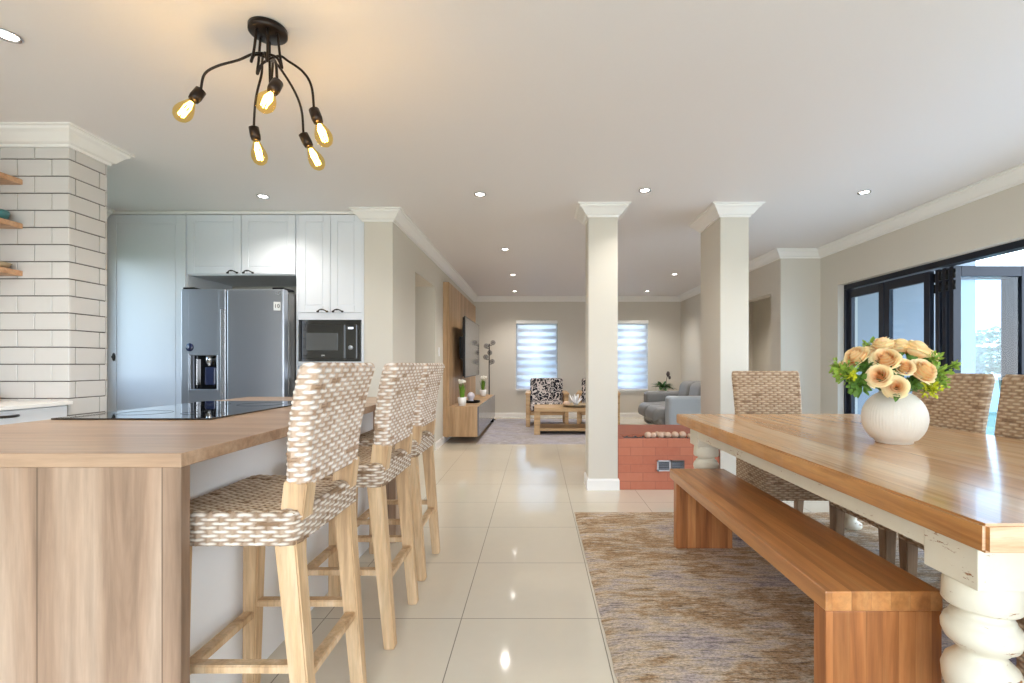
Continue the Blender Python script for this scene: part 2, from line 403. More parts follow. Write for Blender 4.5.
def raw(name, V, F, mat, parent=None, cols=None, smooth=True):
    me = bpy.data.meshes.new(name); me.from_pydata([tuple(v) for v in V], [], F)
    me.materials.append(mat)
    if smooth: me.polygons.foreach_set('use_smooth', [True]*len(me.polygons))
    if cols is not None:
        at = me.color_attributes.new('strand', 'FLOAT_COLOR', 'POINT'); at.data.foreach_set('color', np.asarray(cols, dtype=np.float32).ravel())
    o = bpy.data.objects.new(name, me); COL.objects.link(o)
    if parent is not None: o.parent = parent
    return o

def thing(name, label, cat, loc=(0, 0, 0), rz=0, group=None):
    o = bpy.data.objects.new(name, None); COL.objects.link(o); o.location = loc; o.rotation_euler = (0, 0, rz); o.empty_display_size = .1
    return tag(o, label, cat, group)
def tag(o, label, cat, group=None, kind=None):
    o['label'] = label; o['category'] = cat
    if group: o['group'] = group
    if kind: o['kind'] = kind
    return o
def plab(o, label): o['label'] = label; return o
def struct(o, label=None):
    o['kind'] = 'structure'
    if label: o['label'] = label
    return o
def copy_tree(o, parent=None):
    kids = [c for c in COL.objects if c.parent == o]
    c = o.copy(); COL.objects.link(c); c.parent = parent
    for k in kids: copy_tree(k, c)
    return c
def text(body, size, mat, parent, loc, rot, name, depth=.0008):
    cu = bpy.data.curves.new('txt', 'FONT'); cu.body = body; cu.size = size; cu.extrude = depth; cu.align_x = 'CENTER'; cu.align_y = 'CENTER'
    to = bpy.data.objects.new('txt', cu); COL.objects.link(to); dg = bpy.context.evaluated_depsgraph_get()
    me = bpy.data.meshes.new_from_object(to.evaluated_get(dg)); bpy.data.objects.remove(to)
    me.materials.clear(); me.materials.append(mat); me.name = name
    o = bpy.data.objects.new(name, me); COL.objects.link(o); o.parent = parent; o.location = loc; o.rotation_euler = rot
    return o

# ------------------------------------------------------------------ room shell
struct(MB().box(-4.1, 3.62, -2.75, 10.4, -.12, 0).build('floor', floor_m), 'polished cream square floor tiles')
struct(MB().box(-4.1, 3.8, -2.75, 10.4, CEIL, CEIL+.15).build('ceiling', ceil_m), 'smooth white ceiling')
# back wall of the living room with two window holes
WT, WB = 2.013, .574
W1 = (-.438, .428); W2 = (1.45, 2.315)
b = MB()
for x0, x1 in ((-3.0, W1[0]), (W1[1], W2[0]), (W2[1], 4.6)): b.box(x0, x1, 10.2, 10.42, 0, CEIL)
for x0, x1 in (W1, W2): b.box(x0, x1, 10.2, 10.42, 0, WB); b.box(x0, x1, 10.2, 10.42, WT, CEIL)
struct(b.build('wall_back', wall_m))
# living room left wall with passage
b = MB()
b.box(-1.58, -1.32, 4.47, 5.30, 0, CEIL); b.box(-1.58, -1.32, 6.33, 10.2, 0, CEIL); b.box(-1.58, -1.32, 5.30, 6.33, 2.116, CEIL)
struct(b.build('wall_living_left', wall_m))
struct(MB().box(-4.1, -1.58, 5.16, 5.28, 0, CEIL).build('wall_kitchen_back', wall_m))
struct(MB().box(-3.0, -2.88, 5.28, 10.2, 0, CEIL).build('wall_corridor', wall_m))
b = MB(); b.box(-4.1, -3.95, -2.75, 3.32, 0, CEIL); b.box(-4.1, -3.95, 4.34, 5.16, 0, CEIL); b.box(-4.1, -3.95, 3.32, 4.34, 0, .95); b.box(-4.1, -3.95, 3.32, 4.34, 2.15, CEIL)
struct(b.build('wall_left', wall_m))
b = MB()
for a in ((3.32, 3.36, .95, 2.15), (4.30, 4.34, .95, 2.15), (3.36, 4.30, .95, .99), (3.36, 4.30, 2.11, 2.15)): b.box(-4.06, -4.01, *a)
o = struct(b.build('window_3', alu_m), 'kitchen side window behind the tiled pier')
MB().box(-4.038, -4.032, 3.35, 4.31, .98, 2.12).build('pane', glass_clear, o)
# right: living right wall with doorway, facing section, sliding door wall
b = MB()
b.box(3.0, 3.14, 6.14, 6.27, 0, CEIL); b.box(3.0, 3.14, 7.25, 10.2, 0, CEIL); b.box(3.0, 3.14, 6.27, 7.25, 2.02, CEIL)
struct(b.build('wall_living_right', wall_m))
struct(MB().box(3.0, 3.72, 6.02, 6.14, 0, CEIL).build('wall_facing', wall_m))
struct(MB().box(3.72, 5.4, 6.02, 6.14, -.02, 2.75).build('wall_terrace', plain('grey_exterior_paint', sRGB(142, 146, 152), .8)), 'grey outside wall seen through the closed glass doors')
struct(MB().box(4.5, 4.6, 6.14, 10.2, 0, CEIL).build('wall_side_passage', wall_m))
DY = 5.675
b = MB(); b.box(3.49, 3.72, DY, 6.02, 0, CEIL); b.box(3.49, 3.72, .6, DY, 2.03, CEIL); b.box(3.49, 3.72, -2.75, .6, 0, CEIL)
struct(b.build('wall_right', wall_m))
struct(MB().box(3.14, 4.6, 6.14, 10.4, CEIL, CEIL+.15).build('ceiling_passage', ceil_m))
struct(MB().box(3.14, 4.6, 6.14, 10.4, -.12, 0).build('floor_passage', floor_m))
# rear wall behind the camera with a wide opening, unseen and made to let in sky light
b = MB(); b.box(-4.0, -2.6, -2.75, -2.6, 0, CEIL); b.box(3.0, 3.7, -2.75, -2.6, 0, CEIL); b.box(-2.6, 3.0, -2.75, -2.6, 0, .2); b.box(-2.6, 3.0, -2.75, -2.6, 2.3, CEIL)
struct(b.build('wall_rear', wall_m))

CROWN = [(0, CEIL-.105), (.012, CEIL-.105), (.014, CEIL-.09), (.03, CEIL-.082), (.045, CEIL-.062), (.062, CEIL-.04), (.08, CEIL-.026), (.084, CEIL-.012), (.10, CEIL-.01), (.10, CEIL), (0, CEIL)]
BASE = [(0, 0), (.014, 0), (.014, .085), (.008, .1), (0, .1)]
def crown(path, side, name, closed=False): return struct(MB().sweep(path, CROWN, side, closed).build(name, white_m), 'white moulded ceiling cornice')
crown([(-1.586, 4.56), (-1.586, 4.47), (-1.32, 4.47), (-1.32, 10.2), (3.0, 10.2), (3.0, 6.02), (3.49, 6.02), (3.49, -2.6)], -1, 'trim_cornice')
crown([(-3.95, 3.2), (-3.95, 4.46)], -1, 'trim_kitchen_cornice')
crown([(-3.94, 2.935), (-2.81, 2.935), (-2.81, 3.20), (-3.94, 3.20)], -1, 'trim_pier_cornice')
def base(path, side, name, closed=False): return struct(MB().sweep(path, BASE, side, closed).build(name, white_m))
base([(-1.32, 4.47), (-1.32, 5.30)], -1, 'baseboard_left')
base([(-1.32, 6.33), (-1.32, 10.2), (3.0, 10.2), (3.0, 7.25)], -1, 'baseboard_back')
base([(3.0, 6.27), (3.0, 6.02), (3.49, 6.02), (3.49, DY)], -1, 'baseboard_right')

# pillars
def pillar(x0, x1, y0, y1, n, lab):
    struct(MB().box(x0, x1, y0, y1, 0, CEIL).build('wall_pillar_%d' % n, wall_m), lab)
    pth = [(x0, y0), (x1, y0), (x1, y1), (x0, y1)]
    crown(pth, -1, 'trim_pillar_cornice_%d' % n, True); base(pth, -1, 'baseboard_pillar_%d' % n, True)
pillar(.456, .715, 4.33, 4.59, 1, 'slim square cream pillar')
pillar(1.625, 1.874, 4.33, 4.854, 2, 'wide cream pillar right of the brick fire pit')

# tiled pier at left
TX, TY = -2.81, 2.935
struct(MB().box(-3.95, TX-.008, TY+.008, 3.192, 0, CEIL-.1).build('wall_tiled_pier_core', grout_m))
b = MB(); g = .003; CH = .1027
z0 = 1.217-12*CH
for r in range(0, 26):
    za = z0+r*CH; zb = min(za+CH, CEIL-.1)
    if zb <= .02 or zb-za < .02: continue
    za = max(za, 0)
    par = r % 2
    # front face, joints counted from corner
    x = TX; w = .2074 if par == 1 else .1037
    while x > -3.82:
        xa = max(x-w, -3.82); b.box(xa+g, x-g*.5, TY, TY+.01, za+g, zb-g, .0018, 1); x = xa; w = .2074
    y = TY; w = .045 if par == 1 else .2074
    while y < 3.198:
        ya = min(y+w, 3.2)
        if ya-y > .01: b.box(TX-.01, TX, y+g+(.004 if y == TY else 0), ya-g, za+g, zb-g, .0018, 1)
        y = ya; w = .2074
struct(b.build('wall_tiled_pier_tiles', tile_m), 'white bevelled subway tiles with dark grout')

# windows with frames
for i, (x0, x1) in enumerate((W1, W2), 1):
    b = MB(); 
    for a in ((x0, x0+.04, WB, WT), (x1-.04, x1, WB, WT), (x0, x1, WB, WB+.04), (x0, x1, WT-.04, WT), (x0, x1, 1.32, 1.37)):
        b.box(a[0], a[1], 10.30, 10.35, a[2], a[3], .004)
    o = struct(b.build('window_%d' % i, alu_m)); 
    MB().box(x0+.03, x1-.03, 10.322, 10.328, WB+.03, WT-.03).build('pane', glass_clear, o)
    MB().box(x0, x1, 10.2, 10.30, WB-.0, WB+.015).build('window_sill', white_m, o)

def blind(x0, x1, label):
    t = thing('zebra_blind', label, 'blind', ((x0+x1)/2, 10.17, 0)); w = (x1-x0)/2-.012
    MB().box(-w-.01, w+.01, -.035, .028, WT-.06, WT+.01, .01).build('headrail', white_m, t)
    # softly pleated sheet
    n = 40; V = []; F = []
    for i in range(n+1):
        z = WB+.02+(WT-.08-WB)*i/n; dy = .006*math.sin(z*2*PI/.148)
        V += [(-w, dy-.002, z), (w, dy-.002, z), (w, dy+.0, z), (-w, dy+.0, z)]
    for i in range(n):
        a = 4*i; c = a+4
        F += [(a, a+1, c+1, c), (a+2, a+3, c+3, c+2), (a+1, a+2, c+2, c+1), (a+3, a, c, c+3)]
    F += [(3, 2, 1, 0), (4*n, 4*n+1, 4*n+2, 4*n+3)]
    raw('fabric', V, F, blind_m, t)
    MB().box(-w, w, -.012, .008, WB-.012, WB+.022, .006).build('bottom_rail', white_m, t)
    MB().tube([(w-.02, -.03, WT-.02), (w-.02, -.03, 1.1)], .002).build('pull_cord', white_m, t)
blind(*W1, 'pale banded zebra blind on the window behind the patterned armchairs')
blind(*W2, 'pale banded zebra blind on the window between the two pillars, above the grey sofa')

# folding glass doors in the right wall
b = MB()
b.box(3.56, 3.66, .6, DY, 1.975, 2.03, .003); b.box(3.56, 3.66, DY-.03, DY, 0, 1.975, .003); b.box(3.57, 3.65, .6, DY, 0, .02, .003); b.box(3.56, 3.66, .6, .65, 0, 1.975)
struct(b.build('door_1', alu_m), 'black aluminium frame of the folding doors')
def leaf(n, p0, ang, w, z1=1.965, lab=None):
    """leaf starts at p0, runs along local +x rotated by ang"""
    e = bpy.data.objects.new('door_%d' % n, None); COL.objects.link(e); e.location = (p0[0], p0[1], 0); e.rotation_euler = (0, 0, ang); struct(e, lab)
    z0 = .025; s = .068
    b = MB()
    b.box(0, s, -.022, .022, z0, z1, .003); b.box(w-s, w, -.022, .022, z0, z1, .003)
    b.box(s, w-s, -.022, .022, z1-.09, z1, .003); b.box(s, w-s, -.022, .022, z0, z0+.11, .003)
    b.build('leaf_frame', alu_m, e)
    MB().box(s-.01, w-s+.01, -.004, .004, z0+.1, z1-.08).build('pane', glass_door, e)
    b = MB()
    for z in (1.9, 1.8): b.cyl((0, -.03, z-.04), .012, .08, 12)
    b.build('hinge', black_m, e)
leaf(2, (3.61, 5.07), PI/2, .58, lab='closed folding glass leaf nearest the corner')
leaf(3, (3.61, 4.47), PI/2, .58, lab='closed folding glass leaf beside the folded stack')
for i, y in enumerate((4.40, 4.325, 4.25)): leaf(4+i, (3.60, y), 0, .66, lab='folded glass leaf standing out over the terrace')

# ------------------------------------------------------------------ outside
struct(MB().box(3.62, 8.2, -3.2, 6.9, -.14, -.02).build('floor_terrace', plain('terrace_tile', sRGB(206, 204, 200), .5, nscale=6)))
struct(MB().box(3.72, 5.2, -3.2, 6.9, 2.45, 2.62).build('ceiling_porch', white_m))
tag(MB().box(-70, 120, -70, 160, -1.6, -1.5).build('garden_ground', plain('dry_grass', sRGB(150, 152, 118), .95, var=.2, nscale=.6)), 'pale garden ground beyond the terrace', 'ground', kind='stuff')
t = thing('glass_balustrade', 'glass balustrade with a slim rail at the terrace edge', 'railing', (5.4, 6.6, -.02))
MB().box(0, 2.8, -.02, .02, .96, 1.0, .004).build('top_rail', chrome_m, t)
for k in range(3): MB().box(k*1.35+.02, k*1.35+.06, -.02, .02, 0, .96, .003).build('post', chrome_m, t)
for k in range(2): MB().box(k*1.35+.08, k*1.35+1.35, -.005, .005, .06, .93).build('glass_panel', glass_door, t)
def tree(x, y, h, r, label, seed):
    rnd = random.Random(seed); t = thing('garden_tree', label, 'tree', (x, y, -1.43))
    b = MB(); b.tube([(0, 0, 0), (.1, 0, h*.3), (-.05, .1, h*.6)], .16, 8, r1=.07)
    for k in range(4): a = k*1.6; b.tube([(0, 0, h*.45), (math.cos(a)*r*.4, math.sin(a)*r*.4, h*.7)], .06, 6, r1=.02)
    b.build('trunk', dinew_m, t)
    V = []; F = []
    for _ in range(1500):
        d = Vector((rnd.gauss(0, 1), rnd.gauss(0, 1), rnd.gauss(0, 1))).normalized()*r*rnd.uniform(.45, 1)**.5
        c = Vector((d.x, d.y, h*.72+d.z*.75)); s = rnd.uniform(.08, .17)
        u = Vector((rnd.gauss(0, 1), rnd.gauss(0, 1), rnd.gauss(0, 1))).normalized(); w = u.orthogonal().normalized()
        i = len(V); V += [c-u*s, c+w*s*.5, c+u*s, c-w*s*.5]; F.append((i, i+1, i+2, i+3))
    raw('crown', V, F, tree_m, t, smooth=False)
tree(17.6, 18.5, 4.2, 1.3, 'bushy garden tree seen through the folded glass doors', 1)
tree(21.0, 20.0, 4.6, 1.5, 'farther garden tree at the right edge of the view outside', 2)
tree(15.3, 20.0, 2.6, 1.6, 'low rounded garden tree beside the white house', 3)
t = thing('white_house', 'small white house with a flat roof beyond the garden', 'building', (24, 28.5, -1.5))
MB().box(-2.0, 2.2, -2, 2, 0, 3.3).build('house_wall', white_m, t)
MB().box(-2.3, 2.5, -2.3, 2.3, 3.3, 3.5).build('roof', plain('grey_roof', sRGB(150, 150, 155), .8), t)
MB().box(-1, .2, -2.05, -1.98, 1.2, 2.4).build('window', alu_m, t)
b = MB(); 
V = []; F = []; n = 60
for i in range(n+1):
    a = math.radians(0+100*i/n); hgt = 4+1.5*math.sin(i*.31)+1*math.sin(i*.83+1)
    V += [(150*math.cos(a), 150*math.sin(a), -2), (170*math.cos(a), 170*math.sin(a), hgt)]
for i in range(n): F.append((2*i, 2*i+1, 2*i+3, 2*i+2))
b.poly(V, F, True); tag(b.build('distant_hills', hill_m), 'hazy hills on the horizon', 'hills', kind='structure')

# ------------------------------------------------------------------ rattan weaving
def rrect(w, d, r, n):
    """n points round a rounded rectangle (centre 0), counter-clockwise"""
    pts = []
    r = min(r, w/2-1e-4, d/2-1e-4)
    for cx, cy, a0 in ((w/2-r, d/2-r, 0), (-w/2+r, d/2-r, PI/2), (-w/2+r, -d/2+r, PI), (w/2-r, -d/2+r, 1.5*PI)):
        for k in range(9): a = a0+PI/2*k/8; pts.append((cx+r*math.cos(a), cy+r*math.sin(a)))
    pts = np.array(pts+[pts[0]]); L = np.r_[0, np.cumsum(np.hypot(*np.diff(pts, axis=0).T))]
    s = np.linspace(0, L[-1], n, endpoint=False)
    return np.c_[np.interp(s, L, pts[:, 0]), np.interp(s, L, pts[:, 1])], L[-1]
def weave(P, cols, rows, amp, pal, closed, rng, ppc=8, ppr=6):
    """P: array (nv, nu, 3) base surface sampled so that each column has ppc and each row ppr samples"""
    nv, nu = P.shape[:2]
    dv = np.gradient(P, axis=0)
    du = (np.roll(P, -1, 1)-np.roll(P, 1, 1)) if closed else np.gradient(P, axis=1)
    N = np.cross(du, dv); N /= np.linalg.norm(N, axis=2, keepdims=True)+1e-12
    U = np.arange(nu)/ppc; Vv = np.arange(nv)/ppr
    U, Vv = np.meshgrid(U, Vv); U = U+.06*np.sin(Vv*1.7)
    R = np.floor(Vv).astype(int); fv = Vv-R
    over = .5+.5*np.cos(PI*(U+R)); prof = np.clip(np.sin(PI*np.clip(fv, .02, .98)), 0, 1)**.7
    h = amp*(-.55+1.5*over**.6)*prof-(1-prof)*amp*.6
    stake = np.abs(np.cos(PI*U)); hs = amp*(-.1+.75*np.clip(1-((1-stake)/.10)**2, 0, 1))
    isst = hs > h; H = np.maximum(h, hs)
    Q = P+N*H[..., None]
    C = np.floor((U+R)/2+.5).astype(int)
    rnd = rng.random((R.max()+2, C.max()+4)); rv = rnd[R, C+1]
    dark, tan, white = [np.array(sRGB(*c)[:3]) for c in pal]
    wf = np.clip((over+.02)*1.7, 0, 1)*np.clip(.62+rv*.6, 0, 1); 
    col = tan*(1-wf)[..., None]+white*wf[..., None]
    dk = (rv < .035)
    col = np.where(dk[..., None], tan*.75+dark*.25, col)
    edge = np.maximum(np.clip((.88-prof)/.6, 0, 1), np.clip((.16-over)/.16, 0, 1)*.85)[..., None]; col = col*(1-edge*.95)+dark*edge*.95  # gap shade painted in: strand edges and crossings go dark brown
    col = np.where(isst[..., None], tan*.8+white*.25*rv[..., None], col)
    rgba = np.concatenate([col, np.ones((nv, nu, 1))], 2)
    F = []
    for i in range(nv-1):
        for j in range(nu if closed else nu-1):
            k = (j+1) % nu; F.append((i*nu+j, i*nu+k, (i+1)*nu+k, (i+1)*nu+j))
    return Q.reshape(-1, 3), F, rgba.reshape(-1, 4)
def join(parts):
    V = []; F = []; Cc = []; o = 0
    for v, f, c in parts:
        V.append(v); Cc.append(c); F += [tuple(i+o for i in q) for q in f]; o += len(v)
    return np.concatenate(V), F, np.concatenate(Cc)

def wicker_back(zb, zt, xb, xt, hb, ht, th, colp, rowp, pal, rng, name, mat, parent, bow=.012):
    H = math.hypot(zt-zb, xt-xb); rows = int(round(H/rowp)); ppr = 6; nv = rows*ppr+1
    _, L = rrect(2*hb, th, .02, 10); cols = int(round(L/colp/2))*2; ppc = 8; nu = cols*ppc
    P = np.zeros((nv, nu, 3))
    for i in range(nv):
        f = i/(nv-1); hw = hb+(ht-hb)*f; t_ = th
        g = max(0, (f-.94)/.06); 
        if g > 0: t_ = th*math.sqrt(max(.02, 1-g*g)); hw -= .012*g*g
        pts, _ = rrect(t_, 2*hw, min(.02, t_*.45), nu)
        x = xb+(xt-xb)*f + bow*math.sin(PI*f)*(-1)
        P[i, :, 0] = x+pts[:, 0]; P[i, :, 1] = pts[:, 1]; P[i, :, 2] = zb+(zt-zb)*(f if g <= 0 else .94+.06*(math.sin(g*PI/2)))
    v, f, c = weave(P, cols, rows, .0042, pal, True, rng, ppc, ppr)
    f.append(tuple(range(nu))[::-1]); f.append(tuple(range((nv-1)*nu, nv*nu)))
    return raw(name, v, f, mat, parent, c)
def wicker_seat(x0, x1, hw, zb, zt, colp, rowp, pal, rng, mat, parent):
    w = x1-x0; _, L = rrect(w, 2*hw, .03, 10); cols = int(round(L/colp/2))*2; ppc = 8; ppr = 6; nu = cols*ppc
    rows = max(4, int(round((zt-zb)/rowp))); nv = rows*ppr+1; P = np.zeros((nv, nu, 3)); cx = (x0+x1)/2
    for i in range(nv):
        f = i/(nv-1); g = max(0, (f-.82)/.18); ins = .016*(1-math.sqrt(max(0, 1-g*g)))
        pts, _ = rrect(w-2*ins, 2*hw-2*ins, .03, nu); P[i, :, 0] = cx+pts[:, 0]; P[i, :, 1] = pts[:, 1]; P[i, :, 2] = zb+(zt-zb)*f
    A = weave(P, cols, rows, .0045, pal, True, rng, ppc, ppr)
    A[1].append(tuple(range(nu))[::-1])
    # top: strands run front to back
    nc = int(round(w/.026)); nr = int(round(2*hw/.0125)); NU = nc*8+1; NV = nr*6+1
    u = np.linspace(-w/2+.008, w/2-.008, NU); v = np.linspace(-hw+.008, hw-.008, NV); UU, VV = np.meshgrid(u, v)
    Z = zt+.004-.016*np.clip(1-(VV/hw)**2, 0, 1)*np.clip(1-(UU/(w/2))**2, 0, 1)
    ce = np.clip((np.abs(UU)-(w/2-.02))/.02, 0, 1)+np.clip((np.abs(VV)-(hw-.02))/.02, 0, 1); Z -= .008*ce
    P2 = np.stack([cx+UU, VV, Z], 2)
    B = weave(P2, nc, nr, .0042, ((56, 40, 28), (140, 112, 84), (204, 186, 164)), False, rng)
    v_, f_, c_ = join([A, B]); return raw('seat', v_, f_, mat, parent, c_)

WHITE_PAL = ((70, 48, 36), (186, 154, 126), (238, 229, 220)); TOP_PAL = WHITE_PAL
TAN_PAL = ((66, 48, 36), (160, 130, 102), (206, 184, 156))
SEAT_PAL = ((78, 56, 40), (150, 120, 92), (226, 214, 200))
def bar_stool(label, loc):
    t = thing('bar_stool', label, 'bar stool', loc, 0, 'rattan bar stools along the island'); rng = np.random.default_rng(3)
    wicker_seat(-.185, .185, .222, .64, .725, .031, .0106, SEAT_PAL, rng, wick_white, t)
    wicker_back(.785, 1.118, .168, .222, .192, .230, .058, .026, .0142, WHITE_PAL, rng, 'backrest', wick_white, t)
    for s in (-1, 1):
        p = MB().beam((.158, s*.165, .700), (.170, s*.166, .80), .062, .062, bev=.003).build('back_post', stoolw_m, t)
        MB().beam((.150, s*.185, .655), (.205, s*.178, 0), .058, .042, bev=.004).build('leg', stoolw_m, t)
        MB().beam((-.155, s*.185, .655), (-.165, s*.178, 0), .055, .042, bev=.004).build('leg', stoolw_m, t)
        MB().beam((-.16, s*.180, .30), (.18, s*.180, .30), .022, .022, .034, .034, bev=.003).build('stretcher', stoolw_m, t)
    MB().beam((-.163, -.18, .265), (-.163, .18, .265), .036, .036, .024, .024, bev=.003).build('footrest', stoolw_m, t)
    MB().beam((.182, -.18, .265), (.182, .18, .265), .036, .036, .024, .024, bev=.003).build('stretcher', stoolw_m, t)
    return t
s1 = bar_stool('whitewashed rattan bar stool nearest the camera, at the near end of the island', (-.815, 1.50, 0))
s2 = copy_tree(s1); s2.location = (-.782, 2.105, 0); s2['label'] = 'middle whitewashed rattan bar stool of the three along the island'
s3 = copy_tree(s1); s3.location = (-.80, 2.71, 0); s3['label'] = 'whitewashed rattan bar stool farthest from the camera, at the far end of the island'

def dining_chair(label, loc, rz):
    t = thing('dining_chair', label, 'chair', loc, rz, 'rattan chairs around the dining table'); rng = np.random.default_rng(5)
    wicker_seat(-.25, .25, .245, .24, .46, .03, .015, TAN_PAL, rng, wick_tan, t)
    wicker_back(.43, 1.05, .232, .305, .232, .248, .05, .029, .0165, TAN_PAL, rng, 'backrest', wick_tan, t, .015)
    for s in (-1, 1):
        MB().beam((-.215, s*.21, .26), (-.215, s*.21, 0), .06, .048).build('leg', dinew_m, t)
        MB().beam((.215, s*.21, .26), (.235, s*.21, 0), .06, .045).build('leg', dinew_m, t)
    return t
RUGZ = .012
c1 = dining_chair('rattan dining chair at the far head of the table, facing the camera', (1.70, 3.34, RUGZ), PI/2)
for lab, loc, rz in (('rattan dining chair on the window side of the table, behind the rose vase', (2.045, 2.765, RUGZ), 0),
                     ('rattan dining chair cut by the right edge of the photo, on the window side', (2.045, 2.20, RUGZ), 0),
                     ('rattan dining chair at the near head, brown seat seen beside the table leg', (1.53, 1.075, RUGZ), -PI/2)):
    c = copy_tree(c1); c.location = loc; c.rotation_euler = (0, 0, rz); c['label'] = lab

# ------------------------------------------------------------------ island
ISL = thing('kitchen_island', 'kitchen island with a wood-look worktop and end panels and white back panel', 'kitchen island', (0, 0, 0))
TZ = .895
MB().box(-1.943, -.88, 1.209, 3.30, TZ-.035, TZ, .0015, 1).build('worktop', [counter_t], ISL)
MB().box(-1.94, -.8815, 1.211, 1.243, 0, TZ-.035, .001, 1).build('end_panel', counter_x, ISL)
MB().box(-1.06, -.8815, 3.05, 3.28, 0, TZ-.035, .001, 1).build('end_panel', counter_x, ISL)
MB().box(-1.04, -1.022, 1.243, 3.05, 0, TZ-.035).build('back_panel', pan_m, ISL)
MB().box(-1.90, -1.04, 1.243, 3.26, .1, TZ-.035).build('cabinet_body', pan_m, ISL)
MB().box(-1.84, -1.04, 1.243, 3.2, 0, .1).build('plinth', black_m, ISL)
for k in range(3):
    y0 = 1.26+k*.667
    d = MB().box(-1.92, -1.90, y0, y0+.655, .12, .84, .003).build('door', pan_m, ISL)
    MB().tube([(-1.92, y0+.06, .70), (-1.945, y0+.07, .70), (-1.945, y0+.07, .60), (-1.92, y0+.06, .60)], .005).build('handle', handle_m, d)
t = thing('induction_hob', 'glossy black glass hob set on the island worktop', 'hob', (0, 0, TZ))
MB().box(-1.92, -1.29, 1.93, 2.84, 0, .007, .002).build('glass_surface', blackgl_m, t)
for cx, cy, r in ((-1.72, 2.15, .10), (-1.47, 2.15, .08), (-1.72, 2.6, .08), (-1.47, 2.6, .11)):
    MB().lathe([(r, 0), (r, .0006), (r-.003, .0006), (r-.003, 0)], (cx, cy, .007), 48, cap=False).build('cooking_zone', plain('zone_print_%d' % int(r*1000+cx*10), sRGB(24, 24, 27), .1), t)

# ------------------------------------------------------------------ kitchen wall units
KY = 4.48
def door_front(b, x0, x1, z0, z1, y, th=.02, rail=.065):
    """shaker door front facing -Y, front plane at y"""
    b.box(x0+.002, x1-.002, y+.007, y+th, z0+.002, z1-.002)
    for a in ((x0, x0+rail, z0, z1), (x1-rail, x1, z0, z1)): b.box(a[0]+.002, a[1], y, y+.008, a[2]+.002, a[3]-.002, .0015, 1)
    b.box(x0+rail, x1-rail, y, y+.008, z0+.002, z0+rail, .0015, 1); b.box(x0+rail, x1-rail, y, y+.008, z1-rail, z1-.002, .0015, 1)
    r = rail+.006
    b.box(x0+r, x1-r, y+.003, y+.009, z0+r, z1-r, .003, 1)
def bow_handle(x, z, y, parent, w=.085):
    n = 10; pts = [(x-w/2+w*i/n, y-.006-.018*math.sin(PI*i/n), z-.01+.018*math.sin(PI*i/n)) for i in range(n+1)]
    b = MB().tube(pts, .0055, 8)
    for s in (-1, 1): b.sphere((x+s*w/2, y-.005, z-.01), .011, 12, 8, (1.2, .6, .8))
    b.sphere((x, y-.022, z+.006), .009, 10, 8, (2.2, .8, .8))
    b.build('handle', handle_m, parent)
t = thing('tall_pantry_cupboard', 'tall white pantry cupboard left of the fridge', 'cupboard', (0, 0, 0))
MB().box(-3.94, -3.207, KY+.02, 5.15, 0, 2.49).build('body', cab_m, t)
b = MB(); door_front(b, -3.94, -3.222, .1, 2.485, KY, rail=.085); d = b.build('door', cab_m, t)
hb = MB(); hb.sphere((-3.875, KY-.004, 1.18), .02, 12, 10, (.8, .3, 1.9)); hb.sphere((-3.875, KY-.015, 1.18), .011, 10, 8); hb.build('handle', handle_m, d)
struct(MB().box(-3.945, -1.585, KY-.012, KY+.02, 2.488, CEIL-.001, .006).build('trim_cupboard_moulding', white_m), 'thin white moulding above the kitchen cupboards')
t = thing('overhead_cupboard', 'white two-door cupboard above the fridge', 'cupboard', (0, 0, 0))
MB().box(-3.20, -2.212, KY+.02, 5.15, 1.931, 2.486).build('body', cab_m, t)
for x0, x1, hx in ((-3.205, -2.715, -2.79), (-2.71, -2.215, -2.645)):
    b = MB(); door_front(b, x0, x1, 1.94, 2.485, KY); d = b.build('door', cab_m, t); bow_handle(hx, 1.962, KY, d)
t = thing('oven_tower', 'white tower cabinet housing the black microwave', 'cupboard', (0, 0, 0))
MB().box(-2.205, -2.185, KY, 5.15, 0, 2.486).build('side_panel', cab_m, t)
MB().box(-1.605, -1.584, KY-.005, 5.15, 0, 2.486).build('side_panel', cab_m, t)
MB().box(-2.185, -1.605, KY+.02, 5.15, 1.522, 2.486).build('upper_body', cab_m, t)
MB().box(-2.185, -1.605, KY+.003, KY+.02, 1.522, 1.582).build('rail', cab_m, t)
MB().box(-2.185, -1.605, KY+.003, 5.15, 1.105, 1.138).build('rail', cab_m, t)
MB().box(-2.185, -1.605, KY+.02, 5.15, 0, .49).build('lower_body', cab_m, t)
for x0, x1, hx in ((-2.186, -1.896, -1.965), (-1.894, -1.606, -1.825)):
    b = MB(); door_front(b, x0, x1, 1.585, 2.485, KY); d = b.build('door', cab_m, t); bow_handle(hx, 1.607, KY, d)
b = MB(); door_front(b, -2.186, -1.606, .1, .48, KY); d = b.build('drawer', cab_m, t); bow_handle(-1.896, .41, KY, d)
# microwave
t = thing('built_in_microwave', 'black built-in microwave between white cupboards', 'microwave', (0, 0, 0))
MB().box(-2.18, -1.61, KY+.03, 4.9, 1.142, 1.515).build('casing', black_m, t)
MB().box(-2.184, -1.606, KY-.006, KY+.03, 1.139, 1.521, .004).build('trim_frame', blackgl_m, t)
d = MB().box(-2.145, -1.755, KY-.022, KY-.006, 1.165, 1.475, .004).build('door', blackgl_m, t)
MB().box(-2.105, -1.815, KY-.0245, KY-.0222, 1.24, 1.40, .001).build('window', gry_glass, d)
p = MB().box(-1.75, -1.645, KY-.022, KY-.006, 1.165, 1.475, .004).build('control_panel', blackgl_m, t)
MB().box(-1.722, -1.675, KY-.0235, KY-.022, 1.435, 1.452).build('display', disp_m, p)
MB().cyl((-1.697, KY-.022, 1.265), .02, .014, 24, axis=(0, -1, 0)).build('knob', steel_m, p)
